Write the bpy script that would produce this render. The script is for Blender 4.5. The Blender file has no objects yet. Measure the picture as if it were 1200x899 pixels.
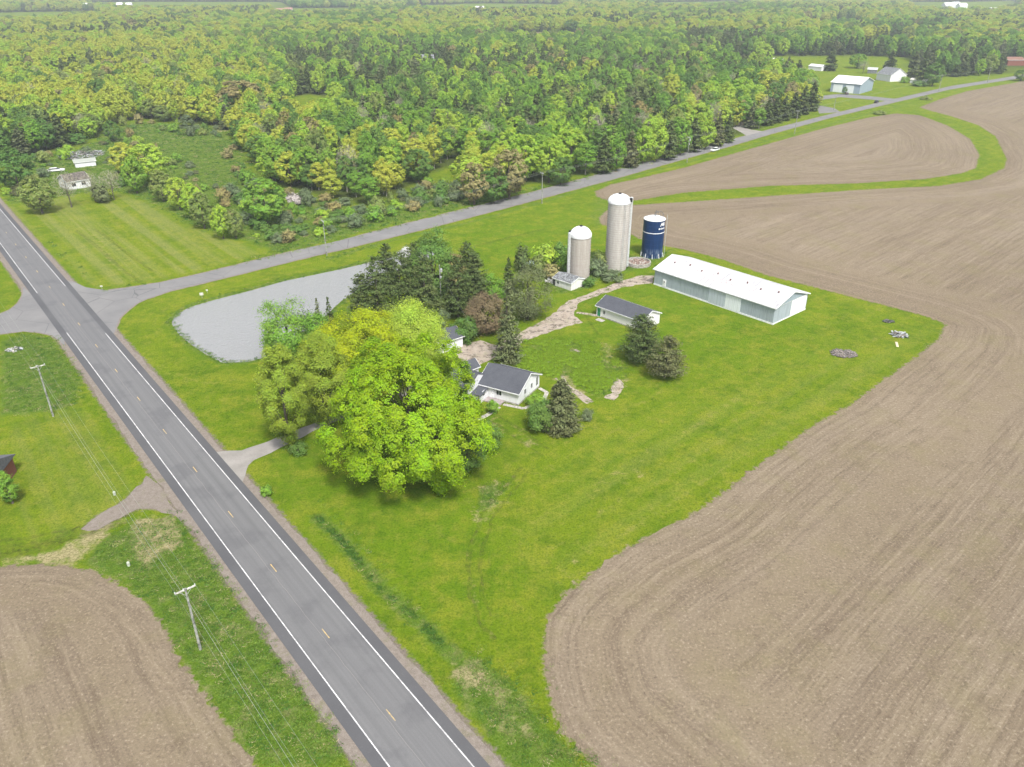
import bpy, bmesh, math, random
import numpy as np
from mathutils import Vector, Matrix
random.seed(7); RNG = np.random.default_rng(11)
SC = bpy.context.scene
COL = SC.collection
rad = math.radians
# ---------------------------------------------------------------- camera model (used to survey the site from the photo)
F, HZ, H = 920.0, -33.0, 73.0
TH = math.atan((449.5 - HZ) / F)
CT, ST = math.cos(TH), math.sin(TH)
def P(px, py, z=0.0):
    a = (px - 600) / F; b = (449.5 - py) / F
    dx, dy, dz = a, CT + b * ST, -ST + b * CT
    t = (H - z) / -dz
    return (dx * t, dy * t)
def PP(lst): return [P(x, y) for x, y in lst]
def proj(x, y, z=0.0):
    f = y * CT + (H - z) * ST; u = y * ST - (H - z) * CT
    return 600 + F * x / f, 449.5 - F * u / f
def depth(x, y, z=0.0): return y * CT + (H - z) * ST
def top_of(bx, by, ty):
    x, y = P(bx, by); lo, hi = 0.0, 60.0
    for _ in range(40):
        m = (lo + hi) / 2
        if proj(x, y, m)[1] > ty: lo = m
        else: hi = m
    return m
# ---------------------------------------------------------------- object helpers
def tag(o, label=None, cat=None, group=None, kind=None):
    if label: o['label'] = label
    if cat: o['category'] = cat
    if group: o['group'] = group
    if kind: o['kind'] = kind
    return o
def empty(name, loc=(0, 0, 0), rz=0.0):
    o = bpy.data.objects.new(name, None); COL.objects.link(o)
    o.location = loc; o.rotation_euler = (0, 0, rz); o.empty_display_size = 0.5
    return o
class MB:
    """collects faces; build() links ONE mesh object"""
    def __init__(s): s.v = []; s.f = []; s.m = []
    def add(s, vs, fs, mi=0):
        n = len(s.v); s.v += [tuple(v) for v in vs]; s.f += [tuple(i + n for i in f) for f in fs]; s.m += [mi] * len(fs)
        return s
    def box(s, x0, x1, y0, y1, z0, z1, mi=0):
        return s.add([(x0,y0,z0),(x1,y0,z0),(x1,y1,z0),(x0,y1,z0),(x0,y0,z1),(x1,y0,z1),(x1,y1,z1),(x0,y1,z1)],
                     [(0,3,2,1),(4,5,6,7),(0,1,5,4),(1,2,6,5),(2,3,7,6),(3,0,4,7)], mi)
    def hexa(s, b, t, mi=0):
        return s.add(list(b) + list(t), [(3,2,1,0),(4,5,6,7),(0,1,5,4),(1,2,6,5),(2,3,7,6),(3,0,4,7)], mi)
    def prism(s, poly, axis, a, b, mi=0):
        """poly = 2D points; axis 'x' -> (y,z) plane extruded in x, 'y' -> (x,z), 'z' -> (x,y)"""
        n = len(poly)
        def q(p, t): return {'x': (t, p[0], p[1]), 'y': (p[0], t, p[1]), 'z': (p[0], p[1], t)}[axis]
        return s.add([q(p, a) for p in poly] + [q(p, b) for p in poly],
                     [tuple(range(n))[::-1], tuple(range(n, 2 * n))] + [(i, (i + 1) % n, (i + 1) % n + n, i + n) for i in range(n)], mi)
    def tube(s, pts, r, n=8, mi=0, cap=True):
        pts = [Vector(p) for p in pts]; rs = r if isinstance(r, (list, tuple)) else [r] * len(pts)
        base = len(s.v); vs = []
        for i, p in enumerate(pts):
            d = (pts[min(i + 1, len(pts) - 1)] - pts[max(i - 1, 0)]).normalized()
            a = d.orthogonal().normalized() if abs(d.z) < .999 else Vector((1, 0, 0)); b = d.cross(a)
            if i == 0: pa = a
            a = (pa - d * pa.dot(d)).normalized(); b = d.cross(a); pa = a
            for k in range(n):
                t = 2 * math.pi * k / n; vs.append(p + (a * math.cos(t) + b * math.sin(t)) * rs[i])
        fs = [(i*n+k, i*n+(k+1)%n, (i+1)*n+(k+1)%n, (i+1)*n+k) for i in range(len(pts)-1) for k in range(n)]
        if cap: fs += [tuple(range(n))[::-1], tuple(range((len(pts)-1)*n, len(pts)*n))]
        return s.add(vs, fs, mi)
    def lathe(s, prof, n=32, cx=0, cy=0, mi=0, a0=0, a1=None):
        vs = [];
        for r, z in prof:
            for k in range(n):
                t = 2 * math.pi * k / n; vs.append((cx + r * math.cos(t), cy + r * math.sin(t), z))
        fs = [(i*n+k, i*n+(k+1)%n, (i+1)*n+(k+1)%n, (i+1)*n+k) for i in range(len(prof)-1) for k in range(n)]
        if prof[-1][0] > .001: fs.append(tuple(range((len(prof)-1)*n, len(prof)*n)))
        if prof[0][0] > .001: fs.append(tuple(range(n))[::-1])
        return s.add(vs, fs, mi)
    def build(s, name, mats, parent=None, smooth=False):
        me = bpy.data.meshes.new(name); me.from_pydata(s.v, [], s.f); me.update()
        if not isinstance(mats, (list, tuple)): mats = [mats]
        for m in mats: me.materials.append(m)
        if len(mats) > 1: me.polygons.foreach_set('material_index', s.m)
        if smooth: me.polygons.foreach_set('use_smooth', [True] * len(me.polygons))
        o = bpy.data.objects.new(name, me); COL.objects.link(o)
        if parent is not None: o.parent = parent
        return o
# ---------------------------------------------------------------- material helpers
class NT:
    def __init__(s, name):
        s.m = bpy.data.materials.new(name); s.m.use_nodes = True; s.t = s.m.node_tree; s.t.nodes.clear()
        s.out = s.t.nodes.new('ShaderNodeOutputMaterial')
    def n(s, typ, ins=None, **props):
        nd = s.t.nodes.new('ShaderNode' + typ)
        for k, v in props.items(): setattr(nd, k, v)
        for k, v in (ins or {}).items(): s.set(nd.inputs[k], v)
        return nd
    def set(s, sock, v):
        if isinstance(v, bpy.types.NodeSocket): s.t.links.new(v, sock)
        elif isinstance(v, bpy.types.Node): s.t.links.new(v.outputs[0], sock)
        else:
            if sock.type == 'RGBA' and len(v) == 3: v = (*v, 1)
            sock.default_value = v
    def math(s, op, a, b=0.0, c=None, clamp=False):
        nd = s.n('Math', {0: a, 1: b} if c is None else {0: a, 1: b, 2: c}, operation=op); nd.use_clamp = clamp; return nd.outputs[0]
    def mix(s, f, a, b, blend='MIX'):
        nd = s.t.nodes.new('ShaderNodeMix'); nd.data_type = 'RGBA'; nd.blend_type = blend
        s.set(nd.inputs[0], f); s.set(nd.inputs[6], a); s.set(nd.inputs[7], b); return nd.outputs[2]
    def noise(s, scale, vec=None, detail=4, rough=.55, dist=0.0, out=0):
        ins = {'Scale': scale, 'Detail': detail, 'Roughness': rough, 'Distortion': dist}
        if vec is not None: ins['Vector'] = vec
        return s.n('TexNoise', ins).outputs[out]
    def ramp(s, f, a, b, lo=0.0, hi=1.0):
        nd = s.n('MapRange', {0: f, 1: a, 2: b, 3: lo, 4: hi}); nd.clamp = True; return nd.outputs[0]
    def sstep(s, f, a, b):
        nd = s.n('MapRange', {0: f, 1: a, 2: b, 3: 0.0, 4: 1.0}, interpolation_type='SMOOTHSTEP'); return nd.outputs[0]
    def pos(s): return s.n('NewGeometry').outputs['Position']
    def objc(s): return s.n('TexCoord').outputs['Object']
    def attr(s, name, out='Fac'): return s.n('Attribute', attribute_name=name).outputs[out]
    def mapv(s, v, scale=(1,1,1), rot=(0,0,0), loc=(0,0,0)):
        return s.n('Mapping', {'Vector': v, 'Scale': scale, 'Rotation': rot, 'Location': loc}).outputs[0]
    def comb(s, x=0.0, y=0.0, z=0.0): return s.n('CombineXYZ', {0: x, 1: y, 2: z}).outputs[0]
    def bump(s, h, strength=.5, dist=.1):
        return s.n('Bump', {'Height': h, 'Strength': strength, 'Distance': dist}).outputs[0]
    def bsdf(s, color, rough=.8, normal=None, spec=.3, metal=0.0, **kw):
        ins = {'Base Color': color, 'Roughness': rough, 'Specular IOR Level': spec, 'Metallic': metal}
        if normal is not None: ins['Normal'] = normal
        ins.update(kw)
        b = s.n('BsdfPrincipled', ins); s.t.links.new(b.outputs[0], s.out.inputs[0]); return b
MATS = {}
def simple(name, col, rough=.7, spec=.3, metal=0.0, var=.12, scale=3.0, bump=0.0):
    """a painted or plain surface with gentle wear"""
    if name in MATS: return MATS[name]
    t = NT(name); v = t.objc(); nz = t.noise(scale, v, 5)
    c2 = tuple(max(0, c * (1 - var * 2.2)) for c in col); c3 = tuple(min(1, c * (1 + var)) for c in col)
    c = t.mix(t.ramp(nz, .3, .7), c2, c3)
    nrm = t.bump(t.noise(scale * 8, v, 3), bump, .02) if bump else None
    t.bsdf(c, rough, nrm, spec, metal); MATS[name] = t.m; return t.m
# ---------------------------------------------------------------- signed distance to polygons (positive inside)
def sdf(px, py, poly):
    px = np.asarray(px, float); py = np.asarray(py, float)
    d2 = np.full(px.shape, 1e18); ins = np.zeros(px.shape, bool)
    n = len(poly)
    for i in range(n):
        ax, ay = poly[i]; bx, by = poly[(i + 1) % n]
        ex, ey = bx - ax, by - ay; L = ex * ex + ey * ey + 1e-12
        t = np.clip(((px - ax) * ex + (py - ay) * ey) / L, 0, 1)
        d2 = np.minimum(d2, (px - ax - t * ex) ** 2 + (py - ay - t * ey) ** 2)
        c = (ay > py) != (by > py)
        ins ^= c & (px < (bx - ax) * (py - ay) / (by - ay + (1e-12 if by == ay else 0)) + ax)
    d = np.sqrt(d2); return np.where(ins, d, -d)
def linedist(px, py, line):
    d2 = np.full(np.shape(px), 1e18)
    for (ax, ay), (bx, by) in zip(line[:-1], line[1:]):
        ex, ey = bx - ax, by - ay; L = ex * ex + ey * ey + 1e-12
        t = np.clip(((px - ax) * ex + (py - ay) * ey) / L, 0, 1)
        d2 = np.minimum(d2, (px - ax - t * ex) ** 2 + (py - ay - t * ey) ** 2)
    return np.sqrt(d2)
def smooth(x, a, b):
    t = np.clip((x - a) / (b - a), 0, 1); return t * t * (3 - 2 * t)
def vnoise(x, y, seed=0, scale=1.0):
    """cheap value noise"""
    x = np.asarray(x) * scale; y = np.asarray(y) * scale
    xi = np.floor(x).astype(np.int64); yi = np.floor(y).astype(np.int64); fx = x - xi; fy = y - yi
    fx = fx * fx * (3 - 2 * fx); fy = fy * fy * (3 - 2 * fy)
    def hsh(a, b):
        h = (a * 374761393 + b * 668265263 + seed * 1442695041) & 0xffffffff
        h = ((h ^ (h >> 13)) * 1274126177) & 0xffffffff; return ((h ^ (h >> 16)) & 0xffff) / 65535.0
    a = hsh(xi, yi); b = hsh(xi + 1, yi); c = hsh(xi, yi + 1); d = hsh(xi + 1, yi + 1)
    return (a * (1 - fx) + b * fx) * (1 - fy) + (c * (1 - fx) + d * fx) * fy
def addattr(me, name, arr, domain='POINT', typ='FLOAT'):
    a = me.attributes.new(name, typ, domain); a.data.foreach_set('value', np.asarray(arr, np.float32 if typ == 'FLOAT' else np.int32))
def npmesh(name, V, Fq, mats, parent=None, smooth_=False):
    """fast mesh from numpy verts (n,3) and quads (m,4)"""
    me = bpy.data.meshes.new(name); k = Fq.shape[1]
    me.vertices.add(len(V)); me.vertices.foreach_set('co', np.asarray(V, np.float32).ravel())
    me.loops.add(Fq.size); me.loops.foreach_set('vertex_index', np.asarray(Fq, np.int32).ravel())
    me.polygons.add(len(Fq)); me.polygons.foreach_set('loop_start', np.arange(0, Fq.size, k, dtype=np.int32))
    me.polygons.foreach_set('loop_total', np.full(len(Fq), k, np.int32))
    me.update(calc_edges=True)
    if smooth_: me.polygons.foreach_set('use_smooth', np.ones(len(Fq), bool))
    for m in (mats if isinstance(mats, (list, tuple)) else [mats]): me.materials.append(m)
    return me
def link(name, me, parent=None):
    o = bpy.data.objects.new(name, me); COL.objects.link(o)
    if parent is not None: o.parent = parent
    return o
# ---------------------------------------------------------------- camera, world, sun
cam = bpy.data.cameras.new('camera'); co = bpy.data.objects.new('camera', cam); COL.objects.link(co)
co.location = (0, 0, H); co.rotation_euler = (math.pi / 2 - TH, 0, 0)
cam.sensor_width = 36; cam.lens = 36 * F / 1200; cam.clip_end = 30000; cam.clip_start = .5
SC.camera = co
SUN_EL, SUN_AZ = rad(56), rad(160)      # azimuth clockwise from +y (the way the camera looks)
w = bpy.data.worlds.new('World'); SC.world = w; w.use_nodes = True
wt = w.node_tree; bg = wt.nodes['Background']
sky = wt.nodes.new('ShaderNodeTexSky'); sky.sky_type = 'NISHITA'; sky.sun_disc = False
sky.sun_elevation = SUN_EL; sky.sun_rotation = SUN_AZ; sky.air_density = 1.0; sky.dust_density = 4.0; sky.ozone_density = 1.0
hs = wt.nodes.new('ShaderNodeHueSaturation'); hs.inputs['Saturation'].default_value = .40
wt.links.new(sky.outputs[0], hs.inputs['Color']); wt.links.new(hs.outputs[0], bg.inputs[0]); bg.inputs[1].default_value = .13
sl = bpy.data.lights.new('sun', 'SUN'); sl.energy = 2.5; sl.angle = rad(9); sl.color = (1, .965, .90)
so = bpy.data.objects.new('sun', sl); COL.objects.link(so); so.location = (0, 0, 200)
sd = Vector((math.sin(SUN_AZ) * math.cos(SUN_EL), math.cos(SUN_AZ) * math.cos(SUN_EL), math.sin(SUN_EL)))
so.rotation_euler = sd.to_track_quat('Z', 'Y').to_euler()
SC.view_settings.view_transform = 'Standard'; SC.view_settings.look = 'None'; SC.view_settings.gamma = 1
SC.view_settings.use_curve_mapping = False; SC.view_settings.exposure = 1.0
SC.cycles.max_bounces = 6; SC.cycles.diffuse_bounces = 3; SC.cycles.transmission_bounces = 3; SC.cycles.volume_bounces = 0
SC.cycles.use_denoising = True
# ================================================================ SURVEYED LINES (world metres)
A0 = np.array([-120.299, 192.717]); U = np.array([.62706, -.77897]); N_ = np.array([.77897, .62706])
def RD(v, u): return tuple(A0 + U * v + N_ * u)      # main road: v metres along (towards the camera), u metres across
RV0, RV1 = -330.0, 260.0
# big right-hand ploughed field (outline), inner field and the lower-left field
B1 = PP([(716,242),(710,247.5),(702,255),(704,262.6),(740,274.6),(750.5,280.5),(770,286.6),(800,292),(843,303),(900,323),(967,340),(1033,357),(1083,370),(1108,380),
    (1100,397),(1067,423),(1033,447),(1000,473),(950,500),(883,550),(817,600),(733,643),(700,667),(667,690),(643,723),(638,743),(637,783),(647,830),(667,867),(697,899),(760,960)])
FIELD1 = B1 + [(18, 20), (330, 20), (560, 300), (620, 640)] + PP([(1230,84),(1200,95),(1133,107),(1100,117),(1077,126),(1095,131),(1117,137),(1147,147),(1167,160),(1180,187),(1177,197),(1150,210),(1100,218),(1017,222),(900,230),(800,237)])
FIELD2 = PP([(697,224),(704,222),(716,216),(745,210),(800,197),(867,178),(967,150),(1017,138),(1050,133),(1077,135),(1110,147),(1137,163),(1148,182),(1143,197),(1127,203),(1083,210),(1000,215),(900,218),(800,226),(745,235),(716,236),(700,231)])
FIELD3 = PP([(0,665),(27,661.7),(67,661.7),(110,668),(143,687),(173,710),(197,740),(207,767),(230,797),(253,833),(277,867),(300,897),(330,950)]) + [(-30, 25), (-160, 25), (-140, 92)]
POND = PP([(199,378),(203,369),(220,359),(243,352),(290,340),(333,328),(400,314),(438,305),(470,297),(500,290),(512,296),(500,306),(470,318),(440,332),(420,340),(400,353),(380,372),(350,395),(325,413),(313,418),(293,423.5),(260,425),(240,415),(222,403),(208,391)])
GRAVEL = PP([(173,557),(188,572),(200,588),(214,612),(198,602),(180,597),(160,598),(140,608),(112,622),(96,620),(112,605),(140,590),(160,572)])
TRACK = PP([(533,410),(543,403),(562,399),(580,405),(610,390),(633,378),(653,363),(667,353),(693,343),(727,330),(753,322.7),(766,323),(765,331.7),(733,336),(700,346.7),(677,355),(672,366.7),(681,378),(660,384),(634,393),(613,401),(590,414),(570,424),(550,433),(540,424)])
DRIVE = PP([(253,530),(260,529),(283,528),(313,518),(350,503),(377,493),(420,474),(480,450),(540,425),(552,433),(490,458),(430,482),(378,500),(353,513),(317,531),(297,540),(290,546),(287,556),(284,566),(276,560)])
SIDE_UP = [(126.7,340.7),(186.7,331.7),(240,320),(320,300),(400,281.5),(515,252.5),(633,223),(720,199.5),(800,180),(860,163),(900,152.5),(975,133.7),(1037.5,118.7),(1080,109),(1115,101),(1160,94),(1200,87.5)]
SIDE_LO = [(173,350),(200,340.7),(233,333),(300,316.5),(366.7,300),(400,292.5),(515,264),(600,241.7),(720,209.5),(800,186.7),(860,170),(900,158),(975,137.5),(1040,122),(1112,105),(1160,97),(1200,91)]
_e = P(1200,87.5); _d = P(1200,91)
SIDE = PP(SIDE_UP) + [(_e[0] + 500, _e[1] + 260), (_d[0] + 500, _d[1] + 255)] + PP(SIDE_LO[::-1]) + PP([(160,356),(148,365),(141,372),(137,380),(134,390),(128,396)]) + [RD(25, 4.0), RD(-5, 4.0)] + PP([(88,331),(100,336.7)])
STUB = [RD(10, -4.0), RD(34, -4.0)] + PP([(76,405),(68,398),(60,393),(48,390),(28,388),(0,391.7),(-120,405),(-120,372),(0,368),(12,363),(22,355),(27,346),(27,336)])
GARAGE_DRIVE = PP([(878,161),(890,159),(905,155.5),(880,152),(862,147),(858,150),(868,155)])
FARM_DRIVE = PP([(960,133),(985,131.5),(978,127),(962,124),(957,127)])
FARM_DRIVE2 = PP([(957,113),(985,110),(1010,112),(1050,116),(1040,118.5),(1010,116),(985,114),(957,118)])
HAY = PP([(0,243),(62,233),(125,222),(178,238),(215,262),(285,284),(318,296),(240,317),(187,329),(127,337),(100,334),(60,290)])
LAWN_FAR = PP([(815,77),(870,67),(1000,65),(1060,68),(1078,80),(1092,94),(1180,87),(1200,82),(1200,87),(1115,100),(1037,117),(975,132),(960,133),(958,112),(940,98),(925,90),(900,85),(860,81)])
FARF = {'soil': [PP([(574,39),(600,37.5),(678,38),(684,42),(676,53),(575,52)]), PP([(1000,50),(1030,48),(1095,50),(1092,60),(1010,60)])],
        'grass': [PP([(-30,17),(0,15),(50,14),(112,13),(118,22),(60,30),(0,34),(-30,35)]), PP([(100,3),(170,2),(330,2.5),(345,12),(300,15),(165,17),(110,12)]), PP([(320,10),(410,9),(412,23),(318,22)]),
                  PP([(343,114),(365,111),(390,117),(388,142),(356,146),(342,130)]), PP([(505,205),(530,196),(545,203),(532,222),(508,228),(490,222)]), PP([(760,3),(860,1),(880,10),(780,14)]),
                  PP([(1060,3),(1190,1),(1200,13),(1120,20),(1070,16)]), PP([(470,7),(560,4),(660,5),(660,16),(565,19),(480,16)]), PP([(780,126),(800,123),(803,130),(785,135)]),
                  PP([(-60,-7),(300,-8),(280,0),(-60,3)]), PP([(420,-8),(700,-9),(720,-3),(430,0)]), PP([(850,-9),(1240,-9),(1240,-2),(860,-4)]), PP([(940,26),(1010,24),(1015,34),(950,36)]), PP([(60,96),(110,94),(112,104),(66,106)])]}
# wild brushy land between the woods and the side road
WILD = PP([(0,243),(0,196),(40,182),(95,172),(128,152),(160,140),(262,150),(285,170),(293,190),(303,208),(330,222),(362,229),(400,237),(436,243),(470,229),(500,212),(530,216),(556,226),(600,224),(640,215),(700,203),(760,189),(820,174),(862,160),(866,165),(800,181),(633,224),(400,282),(320,301),(127,341),(100,336)])
DITCHL = PP([(372,606),(400,632),(423,660),(447,690),(475,713),(500,735),(520,758),(536,772)])
# ================================================================ GROUND: one sheet, fine near the farm, coarse to the horizon
xs = np.concatenate([-np.geomspace(9000, 262, 40), np.arange(-260, 331, 1.25), np.geomspace(332, 9000, 40)])
ys = np.concatenate([np.array([-600, -300, -100, 0, 25]), np.arange(40, 480, 1.25), np.arange(481, 700, 5), np.geomspace(702, 12000, 60)])
GX, GY = np.meshgrid(xs, ys); gx, gy = GX.ravel(), GY.ravel()
nx, ny = len(xs), len(ys)
s1 = sdf(gx, gy, FIELD1); s2 = sdf(gx, gy, FIELD2); s3 = sdf(gx, gy, FIELD3); sp = sdf(gx, gy, POND)
sfar = np.full(gx.shape, -1e9)
for q in FARF['soil']: sfar = np.maximum(sfar, sdf(gx, gy, q))
soil = np.maximum.reduce([s1, s2, s3, sfar])
vroad = (gx - A0[0]) * U[0] + (gy - A0[1]) * U[1]; uroad = (gx - A0[0]) * N_[0] + (gy - A0[1]) * N_[1]
spx, spy = proj(gx, np.maximum(gy, 30))
gz = np.zeros_like(gx)
gz -= 1.3 * smooth(sp, -.9, 4.0)
dl = linedist(gx, gy, DITCHL); gz -= .35 * np.exp(-(dl / .8) ** 2)
road_near = (np.abs(uroad) < 9)
wildm = smooth(sdf(gx, gy, WILD), -3, 6) * (1 - smooth(sdf(gx, gy, HAY), -4, 3))
gz += np.where(road_near, 0, wildm * .35 * (vnoise(gx, gy, 3, .12) - .6))
weed = wildm * .62
def paint(poly, val, a=-2, b=2, px=True):
    q = PP(poly) if px else poly
    return val * smooth(sdf(gx, gy, q), a, b)
weed = np.maximum(weed, paint([(0,400),(30,391),(62,396),(95,450),(82,478),(40,485),(0,488)], .9))
weed = np.maximum(weed, paint([(150,615),(205,605),(240,650),(420,899),(300,899),(250,828),(205,764),(170,705),(140,680),(100,662),(110,640)], 1.0))
weed = np.maximum(weed, paint([(536,772),(560,770),(600,800),(640,850),(690,905),(600,905),(560,850),(530,810)], 1.0))
weed = np.maximum(weed, paint([(612,400),(640,398),(700,402),(722,420),(735,440),(715,470),(690,465),(640,440),(605,430)], .5))
weed = np.maximum(weed, paint([(640,330),(660,290),(720,300),(750,300),(790,292),(760,312),(700,328),(690,338),(655,345)], .8))
weed = np.maximum(weed, paint([(690,236),(720,210),(720,245),(702,270),(690,262)], .5))
weed = np.maximum(weed, paint([(560,574),(580,566),(592,575),(575,596),(558,600)], .8, -1, 1))
weed = np.maximum(weed, np.exp(-(dl / 1.3) ** 2))
weed = np.maximum(weed, np.exp(-((linedist(gx, gy, PP([(440,306),(350,330),(290,346),(240,360)]))) / 1.2) ** 2) * .4)
weed = np.maximum(weed, .6 * np.exp(-((linedist(gx, gy, PP([(385,303),(450,284),(545,262),(640,236),(700,216),(800,192),(930,157),(1070,120)])) / 1.8) ** 2)))
weed = np.maximum(weed, .7 * np.exp(-(((sp + .3) / 1.0) ** 2)))
lush = paint([(650,260),(700,240),(745,275),(780,300),(770,320),(640,330),(560,300),(470,290),(560,262)], .8, -8, 4)
lush = np.maximum(lush, paint([(700,330),(770,335),(900,385),(960,370),(1020,420),(850,560),(700,600),(600,560),(700,500),(740,440),(640,400)], .75, -6, 8))
lush = np.maximum(lush, paint([(300,530),(380,520),(560,560),(600,700),(520,760),(400,640),(310,575)], .7, -4, 6))
yel = paint([(760,440),(900,400),(1108,378),(1060,425),(880,540),(640,670),(600,560)], .75, -8, 12)
yel = np.maximum(yel, smooth(sdf(gx, gy, HAY), -3, 5) * .55)
yel = np.maximum(yel, smooth(sdf(gx, gy, LAWN_FAR), -5, 8) * .4)
yel = np.maximum(yel, paint([(0,520),(40,480),(110,480),(170,575),(100,620),(0,650)], .55, -4, 4))
yel = np.maximum(yel, .7 * smooth(s1, -9, -1) * smooth(-s1, -2, 1))
yel = np.maximum(yel, paint([(140,375),(200,345),(300,318),(560,255),(560,270),(300,332),(210,360),(190,385),(240,425),(300,430),(300,470),(230,470)], .5, -3, 3))
dry = paint([(150,605),(205,603),(222,640),(190,650),(170,680),(158,660),(150,640)], .9)
for q, v in [([(528,780),(560,768),(575,800),(556,818),(535,800)], .9), ([(640,640),(690,620),(690,670),(640,700)], .35), ([(680,560),(760,520),(790,545),(700,600)], .35),
             ([(690,400),(722,398),(735,432),(742,452),(720,466),(700,440)], .5), ([(560,560),(606,562),(590,600),(560,625),(540,610)], .5), ([(90,665),(150,605),(120,610),(60,645),(0,655),(0,664)], .8),
             ([(592,496),(620,500),(640,525),(610,530)], .5), ([(90,265),(115,268),(165,330),(140,332)], .4), ([(560,486),(585,490),(600,512),(575,515)], .5), ([(640,425),(660,430),(700,468),(690,475),(650,455)], .7),
             ([(545,598),(575,592),(570,690),(548,690)], .28), ([(240,130),(285,142),(292,152),(250,155)], .8), ([(20,430),(60,440),(70,470),(20,465)], .4), ([(400,655),(436,700),(450,715),(440,716),(405,670)], .3)]:
    dry = np.maximum(dry, paint(q, v, -2.5, 2))
dry = np.maximum(dry, .55 * weed * smooth(vnoise(gx, gy, 9, .22), .48, .85))
for q_, v_ in (([(612,548),(585,578),(565,605),(552,640),(552,690),(562,725),(580,750)], .5), ([(622,556),(597,584),(574,612),(562,645),(562,690),(572,720)], .4), ([(575,492),(600,512),(628,532)], .5), ([(588,488),(612,507),(640,524)], .45), ([(640,640),(700,600),(760,560),(830,520)], .25)):
    dry = np.maximum(dry, v_ * np.exp(-(linedist(gx, gy, PP(q_)) / .9) ** 2))
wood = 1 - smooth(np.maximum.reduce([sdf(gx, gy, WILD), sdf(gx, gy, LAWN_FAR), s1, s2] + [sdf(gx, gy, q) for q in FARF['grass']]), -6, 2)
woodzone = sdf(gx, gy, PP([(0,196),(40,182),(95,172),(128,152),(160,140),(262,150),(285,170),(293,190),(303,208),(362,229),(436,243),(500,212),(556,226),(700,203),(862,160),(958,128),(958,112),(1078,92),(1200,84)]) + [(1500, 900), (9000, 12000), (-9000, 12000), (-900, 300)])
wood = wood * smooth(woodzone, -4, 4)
# tillage coordinates: v runs across the passes of the machine, u along them
def lin(ax, ay, bx, by):
    d = np.array([bx - ax, by - ay]); d /= np.linalg.norm(d); return (gx - ax) * -d[1] + (gy - ay) * d[0], (gx - ax) * d[0] + (gy - ay) * d[1]
GQ = np.arange(nx * ny).reshape(ny, nx)
def gquads(mask=None):
    q = np.stack([GQ[:-1, :-1], GQ[:-1, 1:], GQ[1:, 1:], GQ[1:, :-1]], -1).reshape(-1, 4)
    return q
def soil_nodes(t, sel=True):
    p = t.pos(); v = t.attr('tv'); u = t.attr('tu'); hb = t.attr('tb')
    wv = t.math('MULTIPLY', t.math('SUBTRACT', t.noise(.05, p, 3, .6), .5), 1.2); v = t.math('ADD', v, wv)
    st1 = t.noise(1.0, t.comb(t.math('MULTIPLY', u, .012), t.math('MULTIPLY', v, .33), 0.), 4, .65)
    st2 = t.noise(1.0, t.comb(t.math('MULTIPLY', u, .05), t.math('MULTIPLY', v, 1.1), 3.), 5, .72)
    st3 = t.noise(1.0, t.comb(t.math('MULTIPLY', u, .006), t.math('MULTIPLY', v, .09), 7.), 2, .5)
    big = t.noise(.018, p, 4, .6); mid = t.noise(.35, p, 6, .7); fine = t.noise(2.6, p, 6, .75); vf = t.noise(9.0, p, 3, .7)
    c = t.mix(t.ramp(big, .3, .7), (.158,.126,.087), (.192,.155,.108))
    k_ = hb
    c = t.mix(t.math('MULTIPLY', k_, t.ramp(st1, .40, .68, 0., .75)), c, (.125,.096,.070))
    c = t.mix(t.math('MULTIPLY', t.ramp(st3, .45, .75), t.math('MULTIPLY', k_, .5)), c, (.235,.195,.148))
    c = t.mix(t.math('MULTIPLY', t.ramp(st2, .50, .64), t.math('MULTIPLY', k_, .42)), c, (.25,.205,.148))
    c = t.mix(t.math('MULTIPLY', t.ramp(st2, .47, .34), t.math('MULTIPLY', k_, .5)), c, (.095,.072,.052))
    c = t.mix(t.math('MULTIPLY', t.ramp(mid, .5, .75), .45), c, (.085,.063,.043))
    c = t.mix(t.math('MULTIPLY', t.ramp(fine, .54, .68), .75), c, (.34,.29,.215))
    c = t.mix(t.math('MULTIPLY', t.ramp(fine, .45, .34), .65), c, (.075,.055,.04))
    # corn residue flecks and the odd green weed
    c = t.mix(t.math('MULTIPLY', t.ramp(vf, .60, .72), .45), c, (.38,.34,.26))
    gr = t.math('MULTIPLY', t.ramp(t.noise(.06, p, 5, .7), .56, .70), t.ramp(vf, .45, .65))
    c = t.mix(t.math('MULTIPLY', gr, .55), c, (.15,.150,.045))
    c = t.mix(t.math('MULTIPLY', t.ramp(t.noise(.11, p, 5, .7), .5, .72), .28), c, (.16,.145,.06))
    h = t.math('ADD', t.math('MULTIPLY', fine, .5), t.math('ADD', t.math('MULTIPLY', vf, .3), t.math('MULTIPLY', t.math('MULTIPLY', st2, hb), .8)))
    return c, h
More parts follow.
